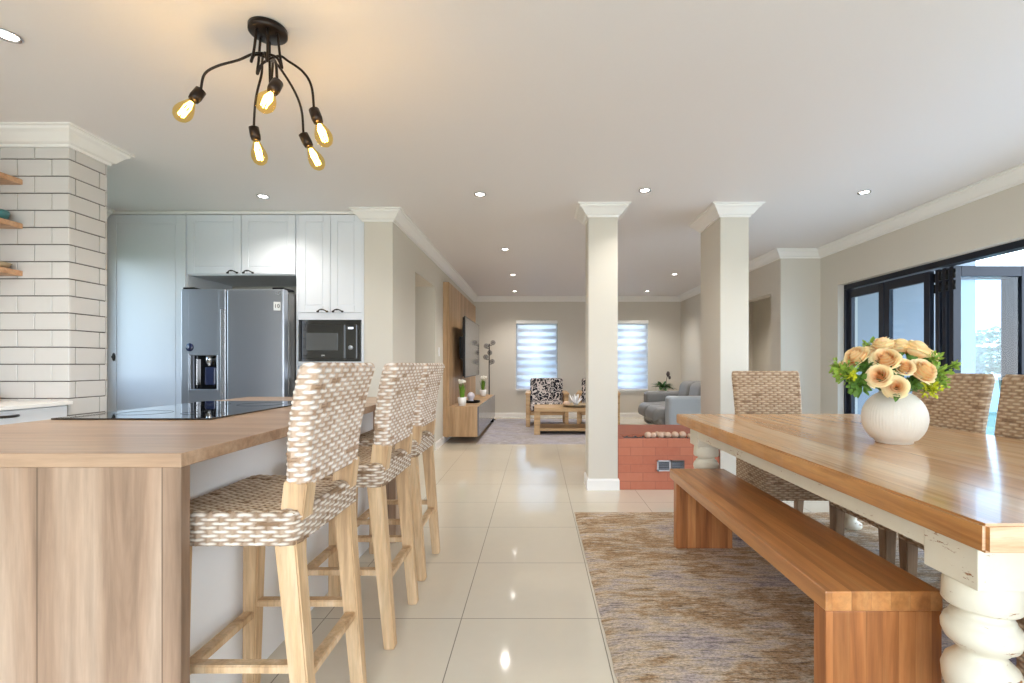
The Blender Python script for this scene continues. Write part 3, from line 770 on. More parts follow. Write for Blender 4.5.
MB().box(-1.965, -1.935, KY-.0236, KY-.022, 1.19, 1.2).build('logo_badge', lgsil, t)
t = thing('built_in_oven', 'dark built-in oven below the microwave', 'oven', (0, 0, 0))
MB().box(-2.18, -1.61, KY+.03, 5.0, .50, 1.10).build('casing', black_m, t)
d = MB().box(-2.183, -1.607, KY-.012, KY+.03, .51, .98, .004).build('door', blackgl_m, t)
MB().tube([(-2.10, KY-.012, .93), (-2.10, KY-.05, .93), (-1.69, KY-.05, .93), (-1.69, KY-.012, .93)], .009, 10).build('handle', chrome_m, d)
p = MB().box(-2.183, -1.607, KY-.012, KY+.03, .985, 1.1, .004).build('control_panel', steel_m, t)
for x in (-2.05, -1.74): MB().cyl((x, KY-.012, 1.045), .02, .02, 20, axis=(0, -1, 0)).build('knob', chrome_m, p)
# fridge
t = thing('fridge', 'dark steel side-by-side fridge with a water dispenser', 'fridge', (0, 0, 0))
FX0, FX1, FY, FZ = -3.116, -2.214, 4.28, 1.772
MB().box(FX0+.003, FX1, FY+.085, 5.05, .02, FZ-.02, .004).build('cabinet_body', steeld_m, t)
def fdoor(x0, x1, hole=None):
    b = MB()
    if hole is None: b.box(x0, x1, FY, FY+.075, .06, FZ, .012, 3)
    else:
        hx0, hx1, hz0, hz1 = hole
        b.box(x0, hx0, FY, FY+.075, .06, FZ, .006, 2); b.box(hx1, x1, FY, FY+.075, .06, FZ, .006, 2)
        b.box(hx0-.008, hx1+.008, FY+.0004, FY+.075, .06, hz0, .0); b.box(hx0-.008, hx1+.008, FY+.0004, FY+.075, hz1, FZ, .0)
        b.box(hx0-.008, hx1+.008, FY+.06, FY+.075, hz0, hz1)
    return b.build('door', steel_m, t)
H = (-3.045, -2.79, .875, 1.212)
dl = fdoor(FX0, -2.726, H); dr = fdoor(-2.718, FX1)
b = MB(); 
hx0, hx1, hz0, hz1 = H
for a in ((hx0, hx0+.014, hz0, hz1), (hx1-.014, hx1, hz0, hz1), (hx0, hx1, hz0, hz0+.02), (hx0, hx1, hz1-.02, hz1)): b.box(a[0], a[1], FY-.004, FY+.02, a[2], a[3], .003)
disp = b.build('dispenser_frame', steel_m, dl)
MB().box(hx0+.014, hx1-.014, FY+.045, FY+.06, hz0+.02, hz1-.02).build('dispenser_recess', blackgl_m, dl)
b = MB(); b.cyl((-2.885, FY+.03, 1.12), .028, .07, 18); b.cyl((-2.885, FY+.03, 1.10), .014, .03, 14); b.build('nozzle', chrome_m, dl)
MB().box(-2.93, -2.835, FY+.03, FY+.045, .93, 1.09, .012).build('paddle', dkblue_m, dl)
MB().box(-3.0, -2.99, FY+.02, FY+.045, .93, 1.16, .002).build('light_strip', chrome_m, dl)
MB().cyl((-3.045+.005, FY, 1.262), .036, .0015, 32, axis=(0, -1, 0)).build('round_sticker', dkblue_m, dl)
text('LG', .045, lgsil, dr, (-2.262, FY-.0005, 1.735), (PI/2, 0, 0), 'logo_lettering')
MB().box(-2.305, -2.245, FY-.0012, FY+.0, 1.585, 1.66).build('label_sticker', sticker_m, dr)
text('10', .05, ink_m, dr, (-2.275, FY-.0015, 1.622), (PI/2, 0, 0), 'sticker_lettering')
b = MB(); b.box(-2.77, -2.729, FY-.002, FY+.004, .3, 1.6, .002); b.build('grip_edge', lgsil, dl)
MB().box(FX0+.02, FX1-.02, FY+.02, FY+.08, .0, .058).build('toe_grille', black_m, t)
for x in (FX0+.06, FX1-.06): MB().box(x-.05, x+.05, FY+.01, FY+.2, FZ, FZ+.018, .004).build('hinge_cover', black_m, t)

# left counter run, shelves and things on them
t = thing('base_cupboard', 'white base cupboard below the tiled wall at far left', 'cupboard', (0, 0, 0))
MB().box(-3.80, -2.82, .9, 2.925, .1, .872).build('body', cab_m, t)
for k in range(3):
    y0 = .93+k*.665
    d = MB().box(-2.82, -2.80, y0, y0+.655, .115, .868, .003).build('door', cab_m, t)
    n = 8; pts = [(-2.80+.02*math.sin(PI*i/n), y0+.28+.10*i/n, .838) for i in range(n+1)]
    MB().tube(pts, .007).build('handle', handle_m, d)
MB().box(-3.80, -2.87, .92, 2.92, 0, .1).build('plinth', cab_m, t)
tag(MB().box(-3.81, -2.782, .88, 2.932, .874, .894, .002).build('stone_worktop', white_m), 'white stone worktop under the wooden shelves', 'worktop')
for z, lab in ((2.191, 'highest of the three wooden wall shelves on the tiled wall'), (1.927, 'middle wooden wall shelf on the tiled wall'), (1.644, 'lowest wooden wall shelf on the tiled wall')):
    tag(MB().box(-3.80, -3.086, 2.62, 2.935, z, z+.031, .002).build('wall_shelf', shelf_m), lab, 'shelf', 'wooden shelves on the tiled wall')
tag(MB().lathe([(.03, 0), (.055, .02), (.062, .045), (.058, .06), (.053, .058), (.05, .02), (.0, .01)], (-3.17, 2.86, 1.958), 32).build('teal_bowl', teal_m), 'teal bowl on the middle wooden shelf', 'bowl')
tag(MB().lathe([(.025, 0), (.05, .012), (.068, .035), (.064, .035), (.045, .014), (.0, .01)], (-3.165, 2.86, 1.675), 32).build('clay_bowl', beige_m), 'small beige dish on the lowest wooden shelf', 'bowl')
def book(z, h, m, lab, x1, y0, y1):
    t = thing('book', lab, 'book', (0, 0, z), 0, 'books on the white worktop')
    b = MB(); b.box(x1-.25, x1, y0, y1, 0, .003); b.box(x1-.25, x1, y0, y1, h-.003, h); b.box(x1-.003, x1, y0, y1, 0, h); b.build('cover', m, t)
    MB().box(x1-.245, x1-.004, y0+.004, y1-.004, .003, h-.003).build('pages', page_m, t)
book(.894, .032, orange_m, 'orange book lying under the blue book on the white worktop', -3.14, 2.66, 2.86)
book(.926, .022, blue_m, 'blue book lying on top of the orange book', -3.155, 2.67, 2.85)
t = thing('potted_plant', 'small green plant standing on the blue book at the far left', 'plant', (-3.22, 2.76, .948))
MB().lathe([(.028, 0), (.036, .05), (.03, .05), (.0, .04)], (0, 0, 0), 24).build('pot', beige_m, t)
V = []; F = []
for _ in range(70):
    a = random.uniform(0, 2*PI); el = random.uniform(.2, 1.4); r = random.uniform(.02, .055); c = Vector((math.cos(a)*math.cos(el)*r, math.sin(a)*math.cos(el)*r, .055+math.sin(el)*r)); s = .012
    u = Vector((math.cos(a), math.sin(a), .3)).normalized(); w = Vector((-math.sin(a), math.cos(a), 0)); i = len(V); V += [c-u*s, c+w*s*.6, c+u*s, c-w*s*.6]; F.append((i, i+1, i+2, i+3))
raw('foliage', V, F, plantd_m, t)

# light switch, passage door hint
tag(MB().box(-1.322, -1.313, 6.53, 6.61, 1.22, 1.34, .003).build('light_switch', switch_m), 'white light switch plate on the wall before the wooden cladding', 'switch')

# ------------------------------------------------------------------ dining table
T = thing('dining_table', 'long dining table with honey wood top and distressed cream turned legs', 'table', (0, 0, 0))
X0, X1, Y0, Y1, ZT = .99, 2.27, 1.08, 3.48, .762
# top with slightly irregular edges, long grain; end grain material on the ends
b = MB(); nx = 6
bm = bmesh.new(); bmesh.ops.create_cube(bm, size=1)
for v in bm.verts: v.co = Vector(((X0+X1)/2+v.co.x*(X1-X0), (Y0+Y1)/2+v.co.y*(Y1-Y0), ZT-.033+v.co.z*.066))
bmesh.ops.subdivide_edges(bm, edges=[e for e in bm.edges if abs((e.verts[0].co-e.verts[1].co).y) > .5], cuts=40, use_grid_fill=True)
bmesh.ops.subdivide_edges(bm, edges=[e for e in bm.edges if abs((e.verts[0].co-e.verts[1].co).x) > .5], cuts=20, use_grid_fill=True)
bmesh.ops.bevel(bm, geom=[e for e in bm.edges if e.calc_face_angle(0) > .5], offset=.006, segments=2, affect='EDGES')
rr = random.Random(2)
for v in bm.verts:
    if abs(v.co.x-X0) < .004: v.co.x += .0025*math.sin(v.co.y*9)+.0015*math.sin(v.co.y*31+1)
    if abs(v.co.y-Y0) < .004: v.co.y += .003*math.sin(v.co.x*17+.5)+.002*math.sin(v.co.x*43)
for f in bm.faces:
    n = f.normal; f.material_index = 2 if abs(n.y) > .8 else (1 if abs(n.x) > .6 else 0)
b.merge(bm); b.build('tabletop', [table_m, tedge_m, tend_m], T)
b = MB()
b.box(X0+.075, X0+.095, Y0+.12, Y1-.12, .617, .697, .002); b.box(X1-.095, X1-.075, Y0+.12, Y1-.12, .617, .697, .002)
b.box(X0+.12, X1-.12, Y0+.11, Y0+.13, .617, .697, .002); b.box(X0+.12, X1-.12, Y1-.13, Y1-.11, .617, .697, .002); b.build('apron', cream_m, T)
LEGR = .87
prof = [(.078, 0), (.084, .01), (.084, .03), (.05, .05), (.045, .07), (.062, .09), (.06, .10), (.04, .12), (.042, .16), (.055, .20), (.078, .24), (.092, .28), (.095, .31), (.086, .335), (.062, .355), (.054, .368), (.066, .376), (.072, .384), (.086, .392), (.095, .41), (.096, .425), (.088, .442), (.076, .449), (.078, .456), (.070, .460), (.062, .468), (.062, .476), (.072, .482), (.09, .485), (.095, .491), (.093, .53), (.088, .56), (.088, .567)]
for cx in (X0+.155, X1-.155):
    for cy in (Y0+.18, Y1-.17):
        b = MB(); b.lathe([(r*LEGR, z) for r, z in prof], (cx, cy, RUGZ), 48); b.box(cx-.083, cx+.083, cy-.083, cy+.083, .567, .697, .003)
        b.build('leg', cream_m, T)
# bench
T = thing('dining_bench', 'low solid orange oak bench with slab ends beside the dining table', 'bench', (0, 0, RUGZ))
bz = .46-RUGZ
MB().box(.832, 1.172, 1.41, 3.07, bz-.058, bz, .004).build('seat', bench_m, T)
MB().box(.834, 1.170, 1.412, 1.475, 0, bz-.058, .003).build('end_support', benchleg_m, T)
MB().box(.834, 1.170, 2.925, 2.985, 0, bz-.058, .003).build('end_support', benchleg_m, T)
# rugs
def rug(x0, x1, y0, y1, z, m, name, lab, seed):
    nx, ny = 40, 60; V = []; F = []
    rr = random.Random(seed)
    for j in range(ny+1):
        for i in range(nx+1):
            x = x0+(x1-x0)*i/nx; y = y0+(y1-y0)*j/ny
            if i in (0, nx): x += rr.uniform(-.003, .003)
            V.append((x, y, z*(0.3 if i in (0, nx) or j in (0, ny) else 1)))
    n = (nx+1)*(ny+1)
    for j in range(ny):
        for i in range(nx): a = j*(nx+1)+i; F.append((a, a+1, a+nx+2, a+nx+1))
    V += [(v[0], v[1], 0.0005) for v in V[:n]]
    F += [tuple(q+n for q in f[::-1]) for f in F]
    rim = [i for i in range(nx+1)]+[j*(nx+1)+nx for j in range(1, ny+1)]+[ny*(nx+1)+i for i in range(nx-1, -1, -1)]+[j*(nx+1) for j in range(ny-1, 0, -1)]
    for a, c in zip(rim, rim[1:]+rim[:1]): F.append((a, a+n, c+n, c))
    o = raw(name, V, F, m, smooth=False); return tag(o, lab, 'rug')
rug(.281, 2.45, .75, 3.67, .012, rug_m, 'area_rug', 'faded vintage rug under the bench and dining table', 1)
rug(-.85, 1.55, 6.8, 9.9, .01, rugb_m, 'area_rug', 'grey lilac rug under the coffee table in the living room', 2)

# ------------------------------------------------------------------ vase and flowers
VX, VY, VZ = 1.606, 2.2, ZT
Rv = .124
def vp(z):  # radius profile
    return Rv*math.sqrt(max(0, 1-((z-.112)/.130)**2))
pr = [(.0, .004), (.066, .0), (.072, .004), (.072, .012)]+[(max(vp(z), .072 if z < .03 else .056), z) for z in [.02+.2*i/28 for i in range(29)]]
pr += [(.054, .226), (.058, .232), (.050, .234), (.046, .22), (.045, .19), (.0, .19)]
vase = tag(MB().lathe(pr, (VX, VY, VZ), 240, mod=lambda a, z: 1+.010*math.cos(60*a)*min(1, max(0, (.21-z)/.05))*min(1, max(0, (z-.03)/.04))*(.4+.6*(math.sin(5*a+z*30) > -.3))).build('flower_vase', ceramic_m), 'round ribbed white ceramic vase on the dining table', 'vase')
def rose_mesh(seed, r=.05):
    rnd = random.Random(seed); V = []; F = []; Cc = []
    deep = np.array(sRGB(244, 164, 76)[:3]); outer = np.array(sRGB(255, 236, 190)[:3])
    layers = [(2, .12, .80, .10), (3, .24, .86, .25), (3, .38, .84, .4), (4, .54, .74, .6), (5, .72, .58, .8), (5, .86, .34, .8), (5, .94, .05, .9)]
    for li, (n, rad, top, opn) in enumerate(layers):
        for p in range(n):
            a0 = 2*PI*p/n+li*.9+rnd.uniform(-.2, .2); span = 2*PI/n*.72
            base = len(V); nu, nv = 12, 10
            for j in range(nv+1):
                v = j/nv
                for i in range(nu+1):
                    u = i/nu*2-1; a = a0+u*span*(.4+.6*math.sin(min(1, v*1.3)*PI/2))
                    rr = rad*(.35+.65*math.sin(v*PI/2)**.7)+.075*u
                    z = -.6+(top+.6)*v-(.16*u*u)*v+.03*math.sin(a*3+li)
                    if v > .65: q = (v-.65)/.35; rr += q**1.6*.13*(.5+opn)*(1-.3*u*u); z -= q**2*.16*opn; rr += .05*u*q
                    V.append((rr*r*math.cos(a), rr*r*math.sin(a), z*r*.9))
                    t = min(1, max(0, (v-.35)/.6)*(.5+.5*li/6)+.45*li/6)
                    Cc.append(tuple(np.clip(deep*(1-t)+outer*t, 0, 1))+(1,))
            for j in range(nv):
                for i in range(nu): q = base+j*(nu+1)+i; F.append((q, q+1, q+nu+2, q+nu+1))
    return V, F, Cc
Vr, Fr, Cr = rose_mesh(4)
first = None
def flower(px, py, dy, sc, lab, tilt=None):
    """rose at a real position: dy metres in front (-) or behind (+) the vase axis"""
    global first
    y = VY+dy; x = (px-537)/FPX*y; z = CZ-(py-364)/FPX*y
    ctr = Vector((VX, VY, VZ+.23)); d = (Vector((x, y, z))-ctr).normalized()
    root = bpy.data.objects.new('rose', None) if first is None else first.copy()
    COL.objects.link(root); root.location = (x, y, z); sc *= .93; root.scale = (sc,)*3
    root.rotation_mode = 'QUATERNION'; root.rotation_quaternion = Vector((0, 0, 1)).rotation_difference(d)
    tag(root, lab, 'rose', 'peach roses in the white vase')
    if first is None:
        first = root; raw('petals', Vr, Fr, rose_m, root, Cr)
        MB().lathe([(.004, -.05), (.014, -.04), (.022, -.025), (.016, -.02)], (0, 0, 0), 12).build('calyx', leafd_m, root)
    else:
        for k in [c for c in COL.objects if c.parent == first]: q = k.copy(); q.parent = root; COL.objects.link(q)
    # stem into the vase mouth
    MBs = MB(); inv = root.matrix_basis.inverted()
    p0 = Vector((x, y, z))-d*.04*sc; p1 = Vector((VX+d.x*.03, VY+d.y*.03, VZ+.21))
    MBs.tube([inv @ p0, inv @ ((p0+p1)/2+Vector((0, 0, .01))), inv @ p1], .0025/sc, 6).build('stem', leafd_m, root)
    return root
flower(884.6, 359.5, -.10, 1.16, 'large peach rose in the upper middle of the bouquet, left of its centre')
flower(878.5, 376, -.13, 1.0, 'open peach rose at the lower left of the bouquet, above the vase shoulder')
flower(895.5, 387, -.14, .96, 'lowest peach rose, hanging over the vase rim')
flower(904, 367, -.12, .84, 'small deep peach rose in the very centre of the bouquet')
flower(922, 371, -.11, 1.2, 'large pale peach rose at the lower right of the bouquet')
flower(883, 345, .0, 1.0, 'peach rose at the top of the bouquet, left of the highest point')
flower(900, 347, .0, 1.05, 'peach rose at the top centre of the bouquet')
flower(915, 350, -.03, 1.2, 'peach rose at the upper right of the bouquet')
flower(856, 357, -.02, 1.1, 'peach rose at the upper left edge of the bouquet')
flower(868, 353, .05, .9, 'half hidden peach rose between the upper left roses')
flower(844, 368, .04, .85, 'leftmost peach rose of the bouquet, half hidden by leaves')
flower(928, 357, .06, .85, 'half hidden peach rose at the far right of the bouquet')
def sprig(px, py, dy, m, lab, n=60, rad=.05, ls=.012, seed=0, name='leaf_sprig'):
    rnd = random.Random(seed); y = VY+dy; c0 = Vector(((px-537)/FPX*y, y, CZ-(py-364)/FPX*y)); base = Vector((VX, VY, VZ+.21))
    V = []; F = []
    t = thing(name, lab, 'greenery', c0, 0, 'greenery in the white vase')
    ax = (c0-base).normalized(); b = MB()
    b.tube([base+ax*.02-c0, (base-c0)*.4+Vector((0, 0, .01)), Vector((0, 0, 0))], .002, 6)
    for k in range(n):
        d = Vector((rnd.gauss(0, 1), rnd.gauss(0, 1), rnd.gauss(0, 1))).normalized()*rad*rnd.uniform(.15, 1)
        if k % 4 == 0: b.tube([-ax*rad*.5, d], .0011, 4)
        u = (d.normalized()+Vector((rnd.uniform(-.5, .5),)*3)*.5).normalized(); w = u.cross(Vector((rnd.gauss(0, 1), rnd.gauss(0, 1), rnd.gauss(0, 1)))).normalized(); nn = u.cross(w)
        s = ls*rnd.uniform(.7, 1.3); i = len(V)
        V += [d-u*s*.9, d-u*s*.2+w*s*.62+nn*s*.12, d+u*s*.5+w*s*.45, d+u*s, d+u*s*.5-w*s*.45, d-u*s*.2-w*s*.62+nn*s*.12]
        F += [(i, i+1, i+2, i+3), (i, i+3, i+4, i+5)]
    b.build('stem', leafd_m, t); raw('leaves', V, F, m, t)
sprig(846, 373, -.03, leafl_m, 'green sprig reaching out at the left of the bouquet', 110, .055, .013, 1)
sprig(858, 383, -.08, leafd_m, 'dark green leaves hanging low at the left of the vase', 80, .05, .018, 2)
sprig(836, 366, .0, leafl_m, 'leftmost thin green sprig of the bouquet', 30, .035, .010, 3)
sprig(868, 368, -.06, leafd_m, 'dark green leaves between the left roses', 80, .045, .016, 4)
sprig(889, 372, -.09, leafd_m, 'dark green leaves in the middle under the centre rose', 70, .04, .02, 5)
sprig(911, 384, -.09, leafd_m, 'dark green leaves at the lower right above the vase rim', 70, .04, .018, 6)
sprig(930, 389, -.07, leafy_m, 'bright yellow green cluster at the lower right of the bouquet', 120, .042, .009, 7)
sprig(936, 373, -.03, leafl_m, 'fresh green sprig right of the large pale rose', 130, .055, .011, 8)
sprig(932, 359, .0, leafl_m, 'fresh green sprig at the upper right of the bouquet', 80, .045, .010, 9)
sprig(955, 365, .0, leafl_m, 'rightmost small green sprig of the bouquet', 36, .022, .010, 10)
sprig(872, 348, .06, leafl_m, 'green leaves behind the top left roses', 60, .045, .011, 11)
sprig(942, 383, -.02, leafl_m, 'drooping green sprig at the right of the vase', 60, .035, .010, 12)
sprig(852, 376, -.09, leafy_m, 'small yellow green cluster among the left leaves', 40, .022, .008, 13)
sprig(897, 395, -.148, leafd_m, 'broad dark green leaves hanging over the front of the vase rim', 12, .014, .022, 14)

# ------------------------------------------------------------------ chandelier
CX, CY = -1.125, 2.045
Ch = thing('ceiling_light', 'black five-arm ceiling light with amber bulbs over the island', 'ceiling light', (0, 0, 0))
MB().lathe([(.0, CEIL-.03), (.066, CEIL-.03), (.074, CEIL-.024), (.074, CEIL-.002), (.0, CEIL-.002)], (CX, CY, 0), 48).build('ceiling_rose', bronze_m, Ch)
def P(px, py, y): return Vector(((px-537)/FPX*y, y, CZ-(py-364)/FPX*y))
arms = [((199.8, 92, 2.03), (186, 109, 2.00)), ((254, 129, 2.235), (258, 149, 2.25)), ((276.8, 84, 1.87), (269, 97, 1.83)), ((304, 136, 2.23), (314.6, 157, 2.25)), ((314.6, 112, 2.01), (322, 132, 2.0))]
def spl(pts, n=10):
    pts = [Vector(p) for p in pts]; out = []; q = [2*pts[0]-pts[1]]+pts+[2*pts[-1]-pts[-2]]
    for i in range(1, len(q)-2):
        for k in range(n):
            t = k/n; a, b, c, d = q[i-1], q[i], q[i+1], q[i+2]
            out.append(.5*((2*b)+(c-a)*t+(2*a-5*b+4*c-d)*t*t+(3*b-a-3*c+d)*t**3))
    return out+[pts[-1]]
for k, (s, bl) in enumerate(arms):
    S = P(*s); B = P(*bl); ax = (B-S).normalized(); ctr = Vector((CX, CY, 0))
    rad = Vector((S.x-CX, S.y-CY, 0)); R = rad.length; rd = rad.normalized(); tg = Vector((-rd.y, rd.x, 0))
    topz = S.z+.13 if S.z+.13 < 2.41 else 2.41
    topz = max(topz, 2.395) if k != 2 else 2.35
    pts = [ctr-rd*.045+tg*.012+Vector((0, 0, CEIL-.028)), ctr-rd*.055+tg*.014+Vector((0, 0, 2.40)), ctr-rd*.065+tg*.018+Vector((0, 0, topz-.05)),
           ctr-rd*.04+tg*.02+Vector((0, 0, topz-.005)), ctr+rd*.04+tg*.012+Vector((0, 0, topz+.012)), *[ctr+rd*(R*math.sin(a))+Vector((0, 0, S.z+.03+(topz-S.z-.03)*math.cos(a))) for a in (.45, .85, 1.2)], S-ax*.005]
    MB().tube(spl(pts), .0052, 8).build('arm', bronze_m, Ch)
    sk = MB().lathe([(.013, -.012), (.021, -.008), (.022, .03), (.019, .048), (.0, .048)], S, 24, axis=ax).build('socket', bronze_m, Ch)
    bp = [(.013, .046), (.015, .058), (.022, .075), (.031, .098), (.0345, .115), (.033, .130), (.026, .146), (.014, .156), (.002, .159)]
    bulb = MB().lathe(bp, S, 32, axis=ax).build('bulb', glass_amber, Ch)
    q = Vector((0, 0, 1)).rotation_difference(ax); b = MB()
    for w in range(6):
        a = w*PI/3; b.tube([S+q@Vector((.005*math.cos(a), .005*math.sin(a), .06)), S+q@Vector((.013*math.cos(a), .013*math.sin(a), .09)), S+q@Vector((.010*math.cos(a+.5), .010*math.sin(a+.5), .135))], .0026, 5)
    b.build('filament', fil_m, bulb)
    light('POINT', 'bulb_light', S+ax*.105, (0, 0, 0), 1.15, (1, .72, .42), size=.009)

# ------------------------------------------------------------------ downlights
def downlight(x, y, label, power=20):
    t = thing('downlight', label, 'downlight', (x, y, CEIL), 0, 'recessed ceiling downlights')
    MB().lathe([(.048, -.001), (.05, -.006), (.044, -.009), (.034, -.004), (.034, -.001)], (0, 0, 0), 32).build('trim_ring', chrome_m, t)
    MB().lathe([(.0, -.0035), (.033, -.0035), (.033, -.001), (.0, -.001)], (0, 0, 0), 24).build('lamp', lamp_m, t)
    light('SPOT', 'downlight_beam', (x, y, CEIL-.015), (0, 0, 0), power, (1, .95, .88), size=.03, spot_size=math.radians(130), spot_blend=.9)
downlight(-2.29, 4.087, 'downlight above the kitchen cupboards', 24)
downlight(-.471, 4.04, 'downlight left of the slim pillar, over the walkway')
downlight(.871, 3.946, 'downlight between the two pillars')
downlight(2.67, 3.99, 'downlight nearest the right wall')
downlight(-.39, 5.97, 'downlight over the passage beyond the island stools', 48)
downlight(-.38, 7.68, 'downlight in the living room left of the slim pillar, second from the back wall', 48)
downlight(-.43, 9.4, 'farthest downlight left of the slim pillar', 48)
downlight(2.12, 9.4, 'farthest downlight seen between the pillars', 48)
downlight(2.15, 7.63, 'downlight seen just left of the wide pillar', 48)
downlight(-2.26, 2.087, 'downlight at the upper left corner of the photo', 40)

downlight(3.7, 8.7, 'added unseen downlight in the side passage behind the right wall', 75)  # added unseen fitting, brightens the view through the doorway
downlight(-2.2, 6.4, 'added unseen downlight in the corridor behind the television wall', 30)  # also added out of view, to lift the dark corridor
# ------------------------------------------------------------------ brick fire pit
t = thing('brick_fire_pit', 'low red brick fire pit between the two pillars', 'fire pit', (0, 0, 0))
BX0, BX1, BY0, BY1, BZ = .72, 1.62, 4.34, 5.35, .453
b = MB(); b.box(BX0, BX1, BY0, BY0+.05, 0, BZ, .003); b.box(BX0, BX1, BY0+.26, BY1, 0, BZ, .003); b.box(BX0, BX0+.06, BY0+.05, BY0+.26, 0, BZ); b.box(BX1-.06, BX1, BY0+.05, BY0+.26, 0, BZ)
b.box(BX0+.06, BX1-.06, BY0+.05, BY0+.26, 0, BZ-.045)
b.build('brickwork', brick_m, t)
def vent(x0):
    v = MB()
    for a in ((x0, x0+.012, .165, .262), (x0+.108, x0+.12, .165, .262), (x0, x0+.12, .165, .177), (x0, x0+.12, .25, .262)): v.box(a[0], a[1], BY0-.008, BY0+.002, a[2], a[3])
    f = v.build('vent_frame', plain('vent_frame_grey_%d' % int(x0*1000), sRGB(196, 198, 204) if x0 < 1.1 else sRGB(104, 100, 98), .5), t)
    s = MB(); [s.box(x0+.012, x0+.108, BY0-.005, BY0+.001, .182+k*.017, .191+k*.017) for k in range(4)]; s.build('louvres', plain('louvre_grey_%d' % int(x0*1000), sRGB(128, 134, 144), .5), f)
    MB().box(x0+.01, x0+.11, BY0-.0015, BY0-.0005, .17, .258).build('vent_backing', black_m, f)
vent(1.065); vent(1.187)
rnd = random.Random(9); b = MB()
for k in range(260): b.sphere((rnd.uniform(BX0+.07, BX1-.07), rnd.uniform(BY0+.06, BY0+.25), BZ-.04+rnd.uniform(0, .022)), rnd.uniform(.010, .018), 6, 4, (1, 1, .7))
tag(b.build('grey_gravel', peb_m), 'grey gravel filling the trough of the fire pit', 'gravel', kind='stuff')
pos = [(648, 433.3), (653.5, 434), (657, 431.5), (661, 433.5), (668, 432), (675, 432.8), (682.5, 432.6), (690, 432.5), (664, 430.5)]
ballm = None
for k, (px, py) in enumerate(pos):
    y = 4.455 if k not in (2, 8) else 4.54; x = (px-537)/FPX*y
    if ballm is None:
        bb = MB().sphere((0, 0, 0), .032, 18, 12, (1, 1, .92)); ballm = bb.build('ceramic_ball', stone_m); o = ballm
    else: o = ballm.copy(); COL.objects.link(o)
    s = [1, .9, .85, 1.0, .95, 1.05, 1.08, .8, .8][k]; o.scale = (s, s, s); o.location = (x, y, BZ+.032*s*.9-.012)
    tag(o, 'pale round ceramic ball in the row along the fire pit', 'ball', 'ceramic balls along the fire pit')

# ------------------------------------------------------------------ TV wall
PX = -1.236
t = tag(MB().box(-1.32, PX, 6.87, 9.83, .09, 2.268, .002).build('wall_cladding_panel', tvw_m), 'tall oak cladding panel behind the television', 'wall panel')
t = thing('floating_tv_unit', 'floating oak media unit with gloss grey fronts', 'media unit', (0, 0, 0))
UX = -.82
MB().box(PX+.001, UX-.02, 6.871, 9.55, .093, .519, .002).build('carcass', tvw_m, t)
for k in range(3):
    y0 = 6.89+k*.888; MB().box(UX-.02, UX, y0, y0+.88, .10, .512, .002).build('door', gloss_grey, t)
MB().box(-.93, -.83, 9.35, 9.42, .0, .093, .004).build('foot', black_m, t)
t = thing('television', 'large wall-mounted television above the floating unit', 'television', (0, 0, 0))
MB().box(-1.10, -1.07, 7.22, 8.93, .93, 1.81, .006).build('back_shell', black_m, t)
MB().box(-1.075, -1.058, 7.2, 8.95, .915, 1.825, .003).build('bezel', black_m, t)
MB().box(-1.0585, -1.0565, 7.215, 8.935, .93, 1.81).build('screen', screen_m, t)
MB().box(PX+.001, -1.10, 7.8, 8.3, 1.2, 1.55).build('wall_bracket', black_m, t)
def tulip_pot(x, y, lab, seed):
    rnd = random.Random(seed); t = thing('potted_plant', lab, 'potted plant', (x, y, .519), 0, 'potted plants on the media unit')
    MB().lathe([(.0, 0), (.045, 0), (.052, .006), (.063, .12), (.058, .12), (.05, .1), (.0, .1)], (0, 0, 0), 32).build('pot', potw_m, t)
    V = []; F = []
    for k in range(46):
        a = rnd.uniform(0, 2*PI); r = rnd.uniform(0, .035); h = rnd.uniform(.14, .24); o = rnd.uniform(.01, .045); w = .007
        b0 = Vector((r*math.cos(a), r*math.sin(a), .1)); p1 = b0+Vector((o*.4*math.cos(a), o*.4*math.sin(a), h*.6)); p2 = b0+Vector((o*1.2*math.cos(a), o*1.2*math.sin(a), h)); s = Vector((-math.sin(a), math.cos(a), 0))*w
        i = len(V); V += [b0-s*.6, b0+s*.6, p1+s, p1-s, p2]; F += [(i, i+1, i+2, i+3), (i+3, i+2, i+4)]
    raw('leaves', V, F, leaf_mat('grass_leaf_%d' % seed, sRGB(84, 130, 40), sRGB(130, 166, 60)), t)
    b = MB()
    for k in range(16):
        a = rnd.uniform(0, 2*PI); r = rnd.uniform(.0, .06); b.sphere((r*math.cos(a), r*math.sin(a), .35+rnd.uniform(-.02, .015)), .016, 10, 7, (1, 1, 1.3))
    b.build('blossoms', white_petal, t)
tulip_pot(-1.075, 7.02, 'white pot of green leaves and white blossoms, the nearer one on the media unit', 21)
tulip_pot(-1.0, 9.05, 'white pot of green leaves and white blossoms, the farther one on the media unit', 22)
t = thing('round_tray', 'black round tray on the media unit behind the nearer plant', 'tray', (-1.0, 7.55, .519))
MB().lathe([(.0, 0), (.11, 0), (.125, .02), (.125, .035), (.115, .035), (.108, .012), (.0, .012)], (0, 0, 0), 40).build('dish', black_m, t)
t = thing('ornament', 'small white and lilac ornament standing on the black tray', 'ornament', (-1.02, 7.55, .531))
MB().lathe([(.0, 0), (.045, 0), (.05, .01), (.035, .03), (.055, .07), (.06, .10), (.045, .13), (.02, .15), (.0, .155)], (0, 0, 0), 8).build('faceted_body', lilac_m, t)
MB().cyl((0, 0, 0), .052, .012, 24).build('base', potw_m, t)
